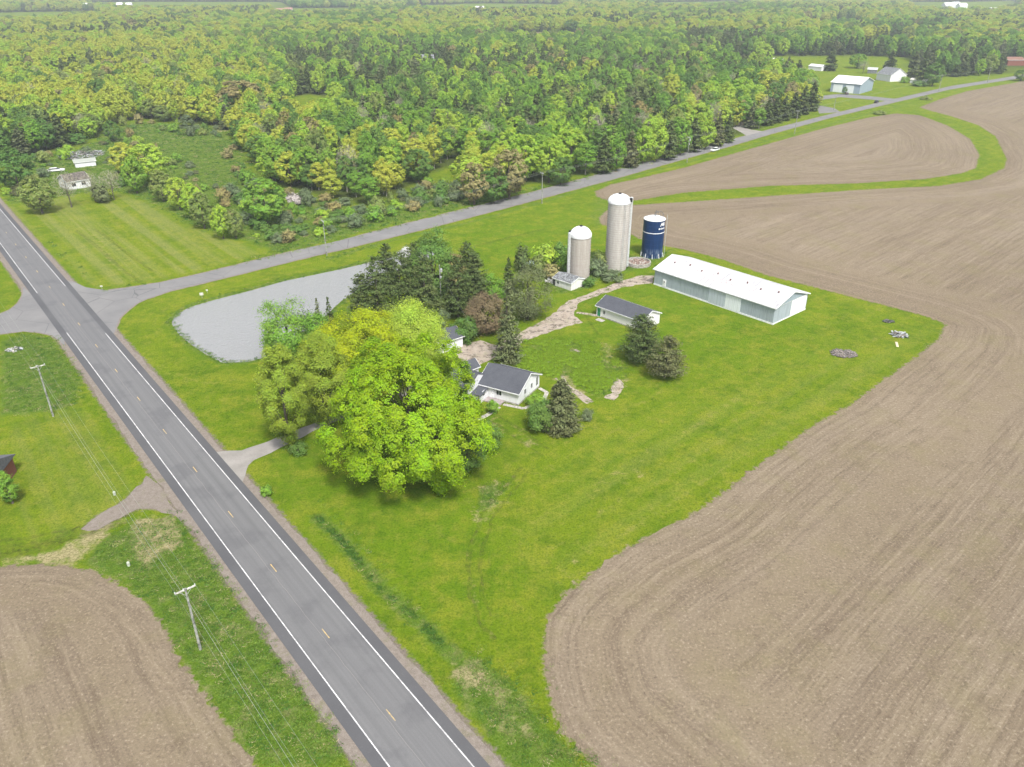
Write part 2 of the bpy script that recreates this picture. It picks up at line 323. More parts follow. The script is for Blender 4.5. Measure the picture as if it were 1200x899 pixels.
def grass_nodes(t):
    p = t.pos()
    n1 = t.noise(.012, p, 5, .6); n2 = t.noise(.07, p, 6, .65); n3 = t.noise(.5, p, 6, .7); n4 = t.noise(3.2, p, 5, .75); n5 = t.noise(11., p, 3, .7)
    mow = t.noise(1.0, t.comb(t.math('MULTIPLY', t.attr('mu'), .02), t.math('MULTIPLY', t.attr('mv'), .42), 1.), 4, .6)
    weed = t.attr('weed'); lush = t.attr('lush'); yel = t.attr('yel'); dry = t.attr('dry'); wood = t.attr('wood')
    c = t.mix(t.ramp(n2, .3, .7), (.076,.146,.004), (.128,.188,.007))
    c = t.mix(t.math('MULTIPLY', lush, t.ramp(n2, .2, .6)), c, (.085,.165,.004))
    yy = t.math('ADD', t.math('MULTIPLY', yel, .70), t.ramp(n1, .5, .8, 0., .35))
    c = t.mix(t.math('MULTIPLY', yy, t.ramp(mow, .25, .70)), c, (.195,.22,.014))
    c = t.mix(t.math('MULTIPLY', t.ramp(mow, .50, .36), .22), c, (.050,.115,.006))
    c = t.mix(t.math('MULTIPLY', t.ramp(t.noise(.16, p, 6, .75), .48, .60), .75), c, (.185,.208,.018))
    c = t.mix(t.math('MULTIPLY', t.ramp(t.noise(.22, t.mapv(p, (1, 1, 1), (0, 0, 0), (40, 9, 2)), 6, .75), .49, .62), .6), c, (.048,.108,.004))
    c = t.mix(t.math('MULTIPLY', t.ramp(t.math('MULTIPLY', n3, mow), .30, .42), t.math('ADD', .12, t.math('MULTIPLY', yel, .45))), c, (.25,.225,.085))
    c = t.mix(t.math('MULTIPLY', t.ramp(n3, .50, .68), .50), c, (.20,.205,.03))
    hb_ = t.math('MULTIPLY', t.attr('hay'), t.ramp(t.noise(1.0, t.comb(t.math('MULTIPLY', t.attr('mu'), .006), t.math('MULTIPLY', t.attr('mv'), .30), 5.), 3, .6), .42, .60))
    c = t.mix(t.math('MULTIPLY', hb_, .48), c, (.225,.225,.085))
    wc = t.mix(t.ramp(n3, .35, .65), (.046,.104,.011), (.095,.165,.016))
    wc = t.mix(t.math('MULTIPLY', t.ramp(n4, .5, .68), .55), wc, (.12,.17,.045))
    wc = t.mix(t.math('MULTIPLY', t.ramp(t.noise(.35, p, 6, .75), .50, .64), .62), wc, (.20,.185,.09))
    c = t.mix(t.sstep(t.math('ADD', weed, t.math('MULTIPLY', t.math('SUBTRACT', n3, .5), .9)), .25, .75), c, wc)
    dc = t.mix(t.ramp(n4, .3, .7), (.24,.195,.10), (.36,.31,.19))
    c = t.mix(t.sstep(t.math('ADD', dry, t.math('MULTIPLY', t.math('SUBTRACT', n3, .5), 1.5)), .42, .85), c, dc)
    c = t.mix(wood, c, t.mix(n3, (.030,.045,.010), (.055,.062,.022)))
    c = t.mix(t.math('MULTIPLY', t.ramp(n4, .52, .34), .72), c, (.020,.050,.002))
    c = t.mix(t.math('MULTIPLY', t.ramp(t.noise(1.3, p, 5, .8), .50, .36), .45), c, (.030,.072,.003))
    c = t.mix(t.math('MULTIPLY', t.ramp(n5, .50, .68), .50), c, (.20,.235,.03))
    c = t.mix(t.math('MULTIPLY', t.ramp(n4, .56, .72), .45), c, (.20,.215,.04))
    h = t.math('ADD', t.math('MULTIPLY', n4, 1.0), t.math('ADD', t.math('MULTIPLY', n5, .4), t.math('MULTIPLY', t.math('MULTIPLY', n3, weed), 2.)))
    return c, h
def make_ground_mat():
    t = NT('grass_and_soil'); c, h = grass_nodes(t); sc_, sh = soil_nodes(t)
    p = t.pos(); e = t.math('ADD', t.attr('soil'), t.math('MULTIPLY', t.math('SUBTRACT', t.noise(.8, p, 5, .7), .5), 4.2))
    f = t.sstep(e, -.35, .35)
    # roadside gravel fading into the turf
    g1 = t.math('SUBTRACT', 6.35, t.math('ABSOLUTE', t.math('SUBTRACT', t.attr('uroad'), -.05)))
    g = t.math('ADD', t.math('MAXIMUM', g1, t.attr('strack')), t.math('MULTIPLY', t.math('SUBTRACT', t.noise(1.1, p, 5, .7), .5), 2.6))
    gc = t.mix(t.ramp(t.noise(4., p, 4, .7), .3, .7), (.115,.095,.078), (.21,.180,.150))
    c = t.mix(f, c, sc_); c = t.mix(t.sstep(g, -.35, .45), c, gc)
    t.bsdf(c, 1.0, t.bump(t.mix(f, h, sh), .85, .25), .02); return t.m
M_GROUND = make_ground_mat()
me = npmesh('ground', np.stack([gx, gy, gz], 1), gquads(), M_GROUND, smooth_=True)
tv1, tu1 = lin(*P(900,540), *P(1100,397)); wb = smooth(s1, 14, 24)
tv = np.where(s2 > -6, s2, np.where(s3 > -6, np.where(s3 < 7, s3, uroad), np.where(s1 < 19, s1, tv1)))
tu = np.where(s2 > -6, np.arctan2(gy - P(950,190)[1], gx - P(950,190)[0]) * 60, np.where(s3 > -6, vroad, tu1))
mv, mu = lin(*P(900,540), *P(1100,397))
hay = sdf(gx, gy, HAY) > -10; left = (uroad < 30)
mv = np.where(left, uroad, mv); mu = np.where(left, vroad, mu)
mv = np.where(hay, uroad, mv); mu = np.where(hay, vroad, mu)
mvp = np.where(sp > -22, -sp, mv); mv = np.where((sp > -22) & (uroad > 5), mvp, mv)
strack = np.maximum(sdf(gx, gy, TRACK) - .9, sdf(gx, gy, GRAVEL))
tb = smooth(np.abs(s1 - 19), 1.4, 5)
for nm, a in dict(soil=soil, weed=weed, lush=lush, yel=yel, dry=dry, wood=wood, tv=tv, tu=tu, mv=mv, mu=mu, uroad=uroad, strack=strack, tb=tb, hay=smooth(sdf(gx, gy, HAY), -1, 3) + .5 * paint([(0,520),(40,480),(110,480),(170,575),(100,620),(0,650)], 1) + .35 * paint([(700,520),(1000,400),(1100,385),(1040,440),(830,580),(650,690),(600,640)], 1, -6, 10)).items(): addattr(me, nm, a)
g = link('ground', me); tag(g, kind='structure')
# ================================================================ FIELDS as sheets of their own
def field(name, poly, cell, bbox, tvf, z=.03):
    x0, x1, y0, y1 = bbox
    X, Y = np.meshgrid(np.arange(x0, x1, cell), np.arange(y0, y1, cell)); x = X.ravel().copy(); y = Y.ravel().copy()
    nz = lambda a, b: (vnoise(a, b, 5, .45) - .5) * 1.7 + (vnoise(a, b, 6, 1.3) - .5) * .8
    f = lambda a, b: sdf(a, b, poly) + nz(a, b) - .5
    s = f(x, y); e = .3
    near = np.abs(s) < cell * .75
    for _ in range(2):
        gxx = (f(x[near] + e, y[near]) - f(x[near] - e, y[near])) / (2 * e); gyy = (f(x[near], y[near] + e) - f(x[near], y[near] - e)) / (2 * e)
        ss = f(x[near], y[near]); gl = gxx ** 2 + gyy ** 2 + .15
        stp = np.clip(ss / gl, -cell * .45, cell * .45); x[near] -= stp * gxx; y[near] -= stp * gyy
    ok = (s > 0) | near
    I = np.arange(len(x)).reshape(X.shape); q = np.stack([I[:-1,:-1], I[:-1,1:], I[1:,1:], I[1:,:-1]], -1).reshape(-1, 4)
    q = q[ok[q].all(1) & ((s > 0)[q].any(1))]
    use = np.unique(q); mp = np.zeros(len(x), int); mp[use] = np.arange(len(use)); q = mp[q]; x = x[use]; y = y[use]
    a, b = tvf(x, y)
    zz = z + .05 * (vnoise(a * .5, b * 1.2, 8, 1.) - .5) * np.clip(sdf(x, y, poly), 0, 1) + .0
    zz = np.maximum(zz, z - .012)
    m = npmesh(name, np.stack([x, y, zz], 1), q, M_SOIL, smooth_=True)
    addattr(m, 'tv', b); addattr(m, 'tu', a); addattr(m, 'tb', tbf(sdf(x, y, poly)) if poly is FIELD1 else smooth(np.abs(sdf(x, y, poly) - 7), .9, 2.4) if poly is FIELD3 else np.ones(len(x))); o = link(name, m); return tag(o, kind='structure')
t = NT('ploughed_soil'); c, h = soil_nodes(t); t.bsdf(c, 1.0, t.bump(h, .9, .22), .03); M_SOIL = t.m
_a = np.array(P(900,540)); _b = np.array(P(1100,397)); _d = (_b - _a) / np.linalg.norm(_b - _a)
def tbf(s): return smooth(np.abs(s - 19), 1.4, 5)
def tf1(x, y):
    s = sdf(x, y, FIELD1); v = (x - _a[0]) * -_d[1] + (y - _a[1]) * _d[0]; u = (x - _a[0]) * _d[0] + (y - _a[1]) * _d[1]
    return u, np.where(s < 19 + 0 * s, s, v)
def tf2(x, y): return np.arctan2(y - P(950,190)[1], x - P(950,190)[0]) * 60, sdf(x, y, FIELD2)
def tf3(x, y):
    s = sdf(x, y, FIELD3); return (x - A0[0]) * U[0] + (y - A0[1]) * U[1], np.where(s < 7, s, (x - A0[0]) * N_[0] + (y - A0[1]) * N_[1])
field('ploughed_field', FIELD1, 1.6, (0, 440, 30, 560), tf1)
field('ploughed_field', FIELD2, 1.6, (20, 320, 230, 480), tf2)
field('ploughed_field', FIELD3, 1.2, (-110, -20, 35, 98), tf3)
# ================================================================ ROADS
def sheet(name, poly, z, mat, jit=0.0, step=1.0, kind='structure'):
    pts = []
    n = len(poly)
    for i in range(n):
        a = np.array(poly[i]); b = np.array(poly[(i + 1) % n]); L = np.linalg.norm(b - a); k = max(1, min(int(L / step), 400)) if jit else 1
        for j in range(k):
            p = a + (b - a) * j / k
            if jit: p = p + (np.array([vnoise(p[0], p[1], 21, .7), vnoise(p[0], p[1], 22, .7)]) - .5) * 2 * jit
            pts.append((p[0], p[1], z))
    mb = MB(); mb.add(pts, [tuple(range(len(pts)))]); o = mb.build(name, mat)
    if o.data.polygons[0].normal.z < 0: o.data.flip_normals()
    if kind: tag(o, kind=kind)
    return o
def road_mat():
    t = NT('road_asphalt'); u = t.attr('ru'); v = t.attr('rv'); p = t.pos()
    au = t.math('ABSOLUTE', u)
    lane = t.comb(t.math('MULTIPLY', v, .02), t.math('MULTIPLY', u, 2.2), 0.)
    n1 = t.noise(1., lane, 4, .6); n2 = t.noise(.09, p, 5, .6); n3 = t.noise(5., p, 5, .8); n4 = t.noise(14., p, 2, .7)
    c = t.mix(t.ramp(n1, .3, .7), (.108,.109,.112), (.140,.140,.142))
    wheel = t.math('ABSOLUTE', t.math('SUBTRACT', t.math('PINGPONG', au, 1.75), .95)) 
    c = t.mix(t.math('MULTIPLY', t.ramp(wheel, .0, .6, 1., 0.), .22), c, (.165,.165,.168))
    shl = t.mix(t.ramp(n2, .3, .7), (.068,.069,.074), (.092,.092,.096))
    c = t.mix(t.sstep(t.math('ADD', au, t.math('MULTIPLY', t.math('SUBTRACT', n1, .5), .25)), 3.35, 3.62), c, shl)
    # dark stain where traffic turns in from the side road, and tar seams
    c = t.mix(t.math('MULTIPLY', t.ramp(t.noise(.16, p, 5, .6), .52, .64), .35), c, (.07,.07,.077))
    pt = t.n('TexWhiteNoise', {'Vector': t.comb(t.math('FLOOR', t.math('DIVIDE', v, 23.)), t.math('FLOOR', t.math('DIVIDE', u, 3.5)), 0.)}).outputs[0]; c = t.mix(t.math('MULTIPLY', pt, .16), c, (.085,.085,.09))
    seam = t.math('LESS_THAN', t.math('ABSOLUTE', t.math('ADD', t.math('SUBTRACT', u, -.55), t.math('MULTIPLY', t.math('SUBTRACT', t.noise(.25, t.comb(v, 0., 0.), 3), .5), .5))), .035)
    c = t.mix(t.math('MULTIPLY', seam, .6), c, (.21,.20,.19))
    c = t.mix(t.math('MULTIPLY', t.ramp(n3, .55, .8), .35), c, (.19,.185,.18)); c = t.mix(t.math('MULTIPLY', t.ramp(n4, .45, .3), .4), c, (.05,.05,.053))
    t.bsdf(c, .85, t.bump(n4, .35, .02), .25); return t.m
def strip(name, u0, u1, z, mat, v0=RV0, v1=RV1, dv=6.0, ju=0.0, parent=None):
    vs = np.arange(v0, v1 + .01, dv if not ju else 1.0); V = []; ru = []; rv = []
    for k, v in enumerate(vs):
        for j, uu in enumerate((u0, u1)):
            q = uu + (ju * (vnoise(v, uu * 7, 31, .5) - .5) * 2 if ju and abs(uu) == max(abs(u0), abs(u1)) else 0)
            x, y = RD(v, q); V.append((x, y, z)); ru.append(q); rv.append(v)
    n = len(vs); Q = np.array([(2*i, 2*i+1, 2*i+3, 2*i+2) for i in range(n - 1)])
    m = npmesh(name, np.array(V), Q, mat); 
    if m.polygons[0].normal.z < 0: m.flip_normals()
    addattr(m, 'ru', ru); addattr(m, 'rv', rv); o = link(name, m, parent); return o
t = NT('gravel'); p = t.pos(); n1 = t.noise(1.4, p, 6, .75); n2 = t.noise(9., p, 4, .8)
c = t.mix(t.ramp(n1, .3, .7), (.120,.100,.084), (.205,.178,.152)); c = t.mix(t.math('MULTIPLY', t.ramp(n2, .5, .7), .5), c, (.36,.33,.30))
c = t.mix(t.math('MULTIPLY', t.ramp(t.noise(.5, p, 5, .7), .55, .7), .5), c, (.12,.125,.05))
t.bsdf(c, .95, t.bump(n2, .6, .05), .1); M_GRAVEL = t.m
t = NT('dirt_track'); p = t.pos(); n1 = t.noise(.6, p, 6, .7); n2 = t.noise(6., p, 4, .8)
c = t.mix(t.ramp(n1, .3, .7), (.235,.19,.15), (.34,.30,.255)); c = t.mix(t.math('MULTIPLY', t.ramp(n2, .5, .7), .4), c, (.42,.37,.32))
c = t.mix(t.math('MULTIPLY', t.ramp(t.noise(.28, p, 6, .75), .54, .66), .45), c, (.14,.16,.06))
bb = t.bsdf(c, .95, t.bump(n2, .5, .04), .1); tt = t.n('BsdfTransparent'); mx = t.n('MixShader', {0: t.ramp(t.noise(.55, p, 6, .78), .36, .50), 1: tt.outputs[0], 2: bb.outputs[0]}); t.t.links.new(mx.outputs[0], t.out.inputs[0]); M_TRACK = t.m
t = NT('side_road_asphalt'); p = t.pos(); n1 = t.noise(.12, p, 5, .6); n2 = t.noise(4., p, 5, .8)
c = t.mix(t.ramp(n1, .3, .7), (.135,.135,.137), (.185,.182,.180)); c = t.mix(t.math('MULTIPLY', t.ramp(n2, .5, .75), .4), c, (.24,.235,.23))
ck = t.n('TexVoronoi', {'Scale': .10, 'Vector': t.mapv(p, (1, 1, 1)), 'Randomness': 1.0}, feature='DISTANCE_TO_EDGE')
c = t.mix(t.math('MULTIPLY', t.math('LESS_THAN', ck.outputs[0], .006), .6), c, (.07,.07,.07))
t.bsdf(c, .9, t.bump(n2, .3, .02), .15); M_SIDE = t.m
t = NT('drive_concrete'); p = t.pos(); n1 = t.noise(.25, p, 5, .6); n2 = t.noise(3., p, 5, .8)
c = t.mix(t.ramp(n1, .3, .7), (.19,.18,.165), (.27,.255,.24)); c = t.mix(t.math('MULTIPLY', t.ramp(n2, .5, .7), .4), c, (.14,.13,.11))
t.bsdf(c, .9, t.bump(n2, .3, .02), .15); M_CONC = t.m
def paint_mat(name, col):
    t = NT(name); p = t.pos(); n = t.noise(6., p, 5, .8); n2 = t.noise(.7, p, 3)
    c = t.mix(t.math('MULTIPLY', t.ramp(t.math('ADD', n, t.math('MULTIPLY', n2, .5)), .66, .86), .7), col, (.14,.14,.145)); t.bsdf(c, .7, None, .3); return t.m
M_WHITE_LINE = paint_mat('white_road_paint', (.62,.62,.62)); M_YEL_LINE = paint_mat('yellow_road_paint', (.50,.36,.14))
tag(strip('gravel_shoulder', 4.4, 5.85, .020, M_GRAVEL, ju=.35), kind='structure'); tag(strip('gravel_shoulder', -5.95, -4.4, .020, M_GRAVEL, ju=.35), kind='structure')
sheet('side_road', SIDE, .036, M_SIDE, jit=.12); sheet('side_road', STUB, .036, M_SIDE, jit=.12)
tag(strip('main_road', -4.85, 4.75, .055, road_mat()), kind='structure')
def paintstrip(name, u0, u1, v0, v1, mat): tag(strip(name, u0, u1, .066, mat, v0, v1, max(2., (v1 - v0) / 60)), kind='structure')
LW = .065
paintstrip('edge_line', -3.42 - LW, -3.42 + LW, RV0, 2, M_WHITE_LINE); paintstrip('edge_line', -3.42 - LW, -3.42 + LW, 34, RV1, M_WHITE_LINE)
paintstrip('edge_line', 3.38 - LW, 3.38 + LW, RV0, 1, M_WHITE_LINE); paintstrip('edge_line', 3.38 - LW, 3.38 + LW, 40, RV1, M_WHITE_LINE)
dv = 171.1 / 11
for k in range(-20, 15): paintstrip('centre_dash', -.055, .075, k * dv - 1.7, k * dv + 1.7, M_YEL_LINE)
sheet('driveway', DRIVE, .032, M_CONC, jit=.15); sheet('dirt_track', TRACK, .026, M_TRACK, jit=.5); sheet('gravel_track', GRAVEL, .014, M_GRAVEL, jit=.5)
sheet('far_driveway', GARAGE_DRIVE, .03, M_CONC, jit=.2); sheet('far_driveway', FARM_DRIVE, .03, M_SIDE, jit=.2); sheet('far_driveway', FARM_DRIVE2, .03, M_SIDE, jit=.3)
t = NT('worn_wheel_track'); p = t.pos(); nn = t.noise(1.6, p, 5, .75); c = t.mix(t.ramp(t.noise(5., p, 4, .8), .35, .65), (.05,.075,.010), (.15,.15,.05))
b = t.n('BsdfPrincipled', {'Base Color': c, 'Roughness': 1.0, 'Specular IOR Level': .02}); tr_ = t.n('BsdfTransparent'); mx = t.n('MixShader', {0: t.ramp(nn, .44, .70, 0., .6), 1: tr_.outputs[0], 2: b.outputs[0]}); t.t.links.new(mx.outputs[0], t.out.inputs[0]); M_WHEEL = t.m
def ribbon(pts, wd, px=True):
    q = np.array(PP(pts)); out = []
    for a, b in zip(q[:-1], q[1:]): out += [a + (b - a) * k / 6 for k in range(6)]
    q = np.array(out + [q[-1]]); d = np.gradient(q, axis=0); d /= np.linalg.norm(d, axis=1)[:, None]; nn = np.stack([-d[:,1], d[:,0]], 1)
    q = q + nn * ((vnoise(np.arange(len(q)), 0, 3, .35) - .5) * .6)[:, None]; w_ = wd * (.6 + .8 * vnoise(np.arange(len(q)) * 1., 5., 9, .6))[:, None]
    return [tuple(v) for v in q + nn * w_] + [tuple(v) for v in (q - nn * w_)[::-1]]
for pts_, w_ in (([(612,548),(585,578),(565,605),(552,640),(549,668),(552,700),(562,728),(580,750)], .32), ([(620,553),(596,582),(577,610),(566,642),(563,670),(566,698),(576,722)], .25), ([(575,492),(600,510),(634,532)], .3), ([(586,488),(612,505),(644,526)], .3),
                 ([(700,392),(690,375),(676,360)], .3), ([(90,270),(115,290),(150,320),(165,331)], .5), ([(112,268),(140,290),(180,318)], .5), ([(165,590),(118,614),(70,634),(30,645),(-10,650)], 1.5), ([(150,612),(100,628),(40,642),(0,648)], .5), ([(150,604),(100,618),(50,628),(0,634)], .4), ([(640,268),(590,280),(545,292)], .5), ([(720,330),(690,352),(660,372),(640,392)], .2)):
    sheet('wheel_track', ribbon(pts_, w_), .012, M_WHEEL)
for pts_, w_ in (([(636,424),(650,436),(668,455),(692,472)], .8), ([(672,410),(690,422),(706,434),(726,450),(722,460),(714,468)], .9), ([(676,366),(700,370),(716,372)], .5)):
    sheet('bare_strip', ribbon(pts_, w_), .016, M_TRACK)
# pale gravel rims along the side road
def edge_band(line, off, wdt):
    q = np.array(PP(line)); d = np.diff(q, axis=0); d = np.vstack([d, d[-1]]); nn = np.stack([-d[:,1], d[:,0]], 1) / np.linalg.norm(d, axis=1)[:, None]
    return [tuple(v) for v in q + nn * off] + [tuple(v) for v in (q + nn * (off + wdt))[::-1]]
sheet('gravel_rim', edge_band(SIDE_UP, -.3, 1.0), .022, M_GRAVEL, jit=.2); sheet('gravel_rim', edge_band(SIDE_LO, .3, -1.0), .022, M_GRAVEL, jit=.2)
sheet('gravel_rim', edge_band([(173,350),(160,356),(148,365),(141,372),(137,380),(134,390)], .4, -1.1), .022, M_GRAVEL, jit=.15)
sheet('gravel_rim', edge_band([(76,405),(68,398),(60,393),(48,390),(28,388),(0,391.7)], .4, -1.0), .022, M_GRAVEL, jit=.15)
sheet('gravel_rim', edge_band([(0,368),(12,363),(22,355),(27,346),(27,336)], .4, -1.0), .022, M_GRAVEL, jit=.15)
# ================================================================ POND
t = NT('pond_water'); p = t.pos()
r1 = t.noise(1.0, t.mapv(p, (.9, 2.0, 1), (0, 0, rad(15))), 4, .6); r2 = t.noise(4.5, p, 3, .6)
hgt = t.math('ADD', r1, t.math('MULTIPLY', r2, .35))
murk_ripple = t.mix(t.ramp(r2, .35, .65), (.222,.226,.234), (.262,.266,.274))  # murky water colour, with faint ripple reflections painted in by the noise
t.bsdf(murk_ripple, .10, t.bump(hgt, .8, .35), .5, **{'IOR': 1.33}); M_WATER = t.m
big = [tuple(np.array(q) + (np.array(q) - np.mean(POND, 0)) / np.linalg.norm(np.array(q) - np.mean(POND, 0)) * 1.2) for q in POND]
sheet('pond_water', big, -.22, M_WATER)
# ================================================================ BUILDING MATERIALS
def siding(name, col, axis='Z', pitch=.2, dirt=(.45,.43,.38), dv=.3, rough=.6, metal=0.0):
    t = NT(name); v = t.objc(); sep = t.n('SeparateXYZ', {0: v})
    co = sep.outputs[axis] if axis == 'Z' else t.math('ADD', sep.outputs['X'], sep.outputs['Y'])
    w_ = t.math('FRACT', t.math('DIVIDE', co, pitch))
    n = t.noise(.8, v, 5, .7); st = t.noise(1., t.mapv(v, (2.2, 2.2, .25)), 4, .6)
    c = t.mix(t.math('MULTIPLY', t.ramp(st, .45, .75), dv), col, dirt)
    c = t.mix(t.math('MULTIPLY', t.ramp(sep.outputs['Z'], .6, .0), t.math('MULTIPLY', t.ramp(n, .3, .7), .35)), c, dirt)
    c = t.mix(t.math('MULTIPLY', t.math('LESS_THAN', w_, .12), .35), c, tuple(x * .45 for x in col))
    t.bsdf(c, rough, t.bump(w_, .5, .02), .3, metal); return t.m
M_SIDING = siding('white_lap_siding', (.66,.67,.70)); M_SHEDW = siding('white_board_wall', (.66,.65,.66), dv=.15)
M_GALV = siding('galvanised_ribbed_steel', (.34,.39,.44), 'X', .45, (.24,.27,.29), .7, .55, .1)
M_GALV2 = siding('blue_grey_ribbed_steel', (.30,.37,.45), 'X', .5, (.22,.27,.33), .5, .5, .2)
M_DOORW = siding('pale_sheet_door', (.68,.72,.75), 'X', .5, (.45,.48,.48), .25, .5)
def shingles():
    t = NT('charcoal_shingles'); v = t.objc(); n = t.noise(.7, v, 4, .6); n2 = t.noise(14., v, 2, .8)
    br = t.n('TexBrick', {'Vector': t.mapv(v, (1, 1, 1)), 'Color1': (.046,.050,.062,1), 'Color2': (.072,.077,.092,1), 'Mortar': (.03,.032,.04,1), 'Scale': 2.6, 'Mortar Size': .012, 'Brick Width': .5, 'Row Height': .25})
    c = t.mix(.5, br.outputs[0], t.mix(t.ramp(n, .3, .7), (.050,.054,.066), (.085,.090,.105)))
    c = t.mix(t.math('MULTIPLY', t.ramp(n2, .5, .7), .35), c, (.14,.145,.155)); t.bsdf(c, .85, t.bump(n2, .3, .02), .25); return t.m
M_SHING = shingles()
def whiteroof():
    t = NT('white_ribbed_metal_roof'); v = t.objc(); sep = t.n('SeparateXYZ', {0: v}); w_ = t.math('FRACT', t.math('DIVIDE', sep.outputs['X'], .9))
    n = t.noise(.35, v, 6, .7); n2 = t.noise(2.2, v, 5, .75); st = t.noise(1., t.mapv(v, (1.6, .22, .22)), 4, .65)
    c = t.mix(t.math('MULTIPLY', t.ramp(st, .46, .66), .85), (.52,.52,.54), (.25,.25,.26))
    # rust streaks in a band low on the slope
    y = sep.outputs['Y']; band = t.math('MULTIPLY', t.sstep(y, -6.6, -4.6), t.sstep(y, -2.0, -3.8)); xb = t.math('MULTIPLY', t.sstep(sep.outputs['X'], 3.0, 8.0), t.sstep(sep.outputs['X'], 30., 26.))
    c = t.mix(t.math('MULTIPLY', t.math('MULTIPLY', band, xb), t.ramp(n2, .50, .62)), c, (.36,.22,.20))
    c = t.mix(t.math('MULTIPLY', t.ramp(n2, .58, .70), .55), c, (.33,.26,.24))
    c = t.mix(t.math('MULTIPLY', t.math('LESS_THAN', w_, .06), .3), c, (.5,.5,.52)); t.bsdf(c, .5, t.bump(w_, .4, .03), .4); return t.m
M_WROOF = whiteroof()
M_TRIM = simple('white_painted_trim', (.74,.75,.77), .5, .4); M_GLASS = simple('dark_window_glass', (.025,.030,.038), .12, .6, var=.3)
M_GREEN = simple('green_painted_door', (.02,.22,.10), .5, .4); M_BLUEG = simple('faded_blue_gable_sheet', (.27,.33,.38), .6, .3, bump=.2)
M_CONCW = simple('weathered_concrete', (.38,.36,.33), .9, .2, var=.3, bump=.4); M_OLDROOF = simple('weathered_grey_roof', (.20,.21,.22), .85, .2, var=.4, scale=2., bump=.5)
M_BROWNROOF = simple('brown_mossy_shingles', (.13,.115,.10), .9, .2, var=.4, scale=1.5, bump=.4); M_PINKROOF = simple('faded_rose_shingles', (.30,.17,.14), .9, .2)
M_BRICK = siding('red_brick_wall', (.22,.085,.06), 'Z', .15, (.12,.06,.05), .4, .9)
M_GREYPOLE = simple('weathered_pole_timber', (.30,.31,.28), .9, .2, var=.35, scale=1.5, bump=.5); M_CROSS = simple('pale_crossarm_timber', (.52,.52,.47), .85, .2, var=.3)
M_CER = simple('grey_insulator_porcelain', (.35,.36,.37), .3, .5); M_WIRE = simple('aluminium_wire', (.30,.34,.28), .5, .5, .3)
M_STEELG = simple('galvanised_can_steel', (.55,.57,.58), .45, .5, .3)
M_BLACK = simple('black_rubber', (.02,.02,.02), .8, .2); M_CARW = simple('white_car_paint', (.75,.76,.77), .25, .5); M_CARB = simple('black_car_paint', (.018,.018,.022), .25, .5)
M_TIMB = simple('grey_broken_timber', (.25,.22,.19), .9, .2, var=.4, scale=4.); M_ASH = simple('grey_ash_and_branches', (.20,.18,.17), .95, .1, var=.5, scale=6.)
M_TINB = simple('crumpled_white_tin', (.40,.42,.43), .5, .4, var=.3, scale=5.); M_TARP = simple('black_plastic_sheet', (.03,.04,.03), .4, .4); M_BOARD = simple('pale_plank', (.55,.48,.34), .8, .2)
M_YELLOWP = simple('cream_plastic', (.36,.40,.32), .6, .3); M_SIGNW = simple('white_enamel_sign', (.50,.50,.44), .4, .4)
M_TREEBARK = None
# window helper: frame (part) and glass pane (sub-part). dir: which wall it sits on in local coordinates
def window(parent, cx, cz, wd, ht, face, off, frame=M_TRIM, name='window'):
    """face '-y' wall at y=off, '+x' wall at x=off, '+y', '-x'"""
    fr, gl = MB(), MB(); b = .09
    def put(mb, u0, u1, z0, z1, d0, d1):
        s = -1 if face[0] == '-' else 1
        lo, hi = sorted((off + s * d0, off + s * d1))
        if face[1] == 'y': mb.box(u0, u1, lo, hi, z0, z1)
        else: mb.box(lo, hi, u0, u1, z0, z1)
    x0, x1, z0, z1 = cx - wd/2, cx + wd/2, cz - ht/2, cz + ht/2
    put(fr, x0 - b, x0, z0 - b, z1 + b, -.02, .05); put(fr, x1, x1 + b, z0 - b, z1 + b, -.02, .05)
    put(fr, x0, x1, z1, z1 + b, -.02, .05); put(fr, x0, x1, z0 - b, z0, -.02, .07)
    put(fr, cx - .025, cx + .025, z0, z1, .0, .04)
    f = fr.build(name, frame, parent); put(gl, x0, x1, z0, z1, -.02, .02); gl.build('pane', M_GLASS, f); return f
def door(parent, cx, wd, ht, face, off, mat, z0=.05, handle=True, name='door', mb_extra=None):
    mb = MB(); s = -1 if face[0] == '-' else 1; lo, hi = sorted((off - s * .02, off + s * .06))
    if face[1] == 'y': mb.box(cx - wd/2, cx + wd/2, lo, hi, z0, z0 + ht)
    else: mb.box(lo, hi, cx - wd/2, cx + wd/2, z0, z0 + ht)
    d = mb.build(name, mat, parent)
    if handle:
        h = MB(); lo, hi = sorted((off + s * .06, off + s * .12)); c = cx + wd * .36
        if face[1] == 'y': h.box(c - .05, c + .05, lo, hi, z0 + .95, z0 + 1.05)
        else: h.box(lo, hi, c - .05, c + .05, z0 + .95, z0 + 1.05)
        h.build('handle', M_STEELG, d)
    return d
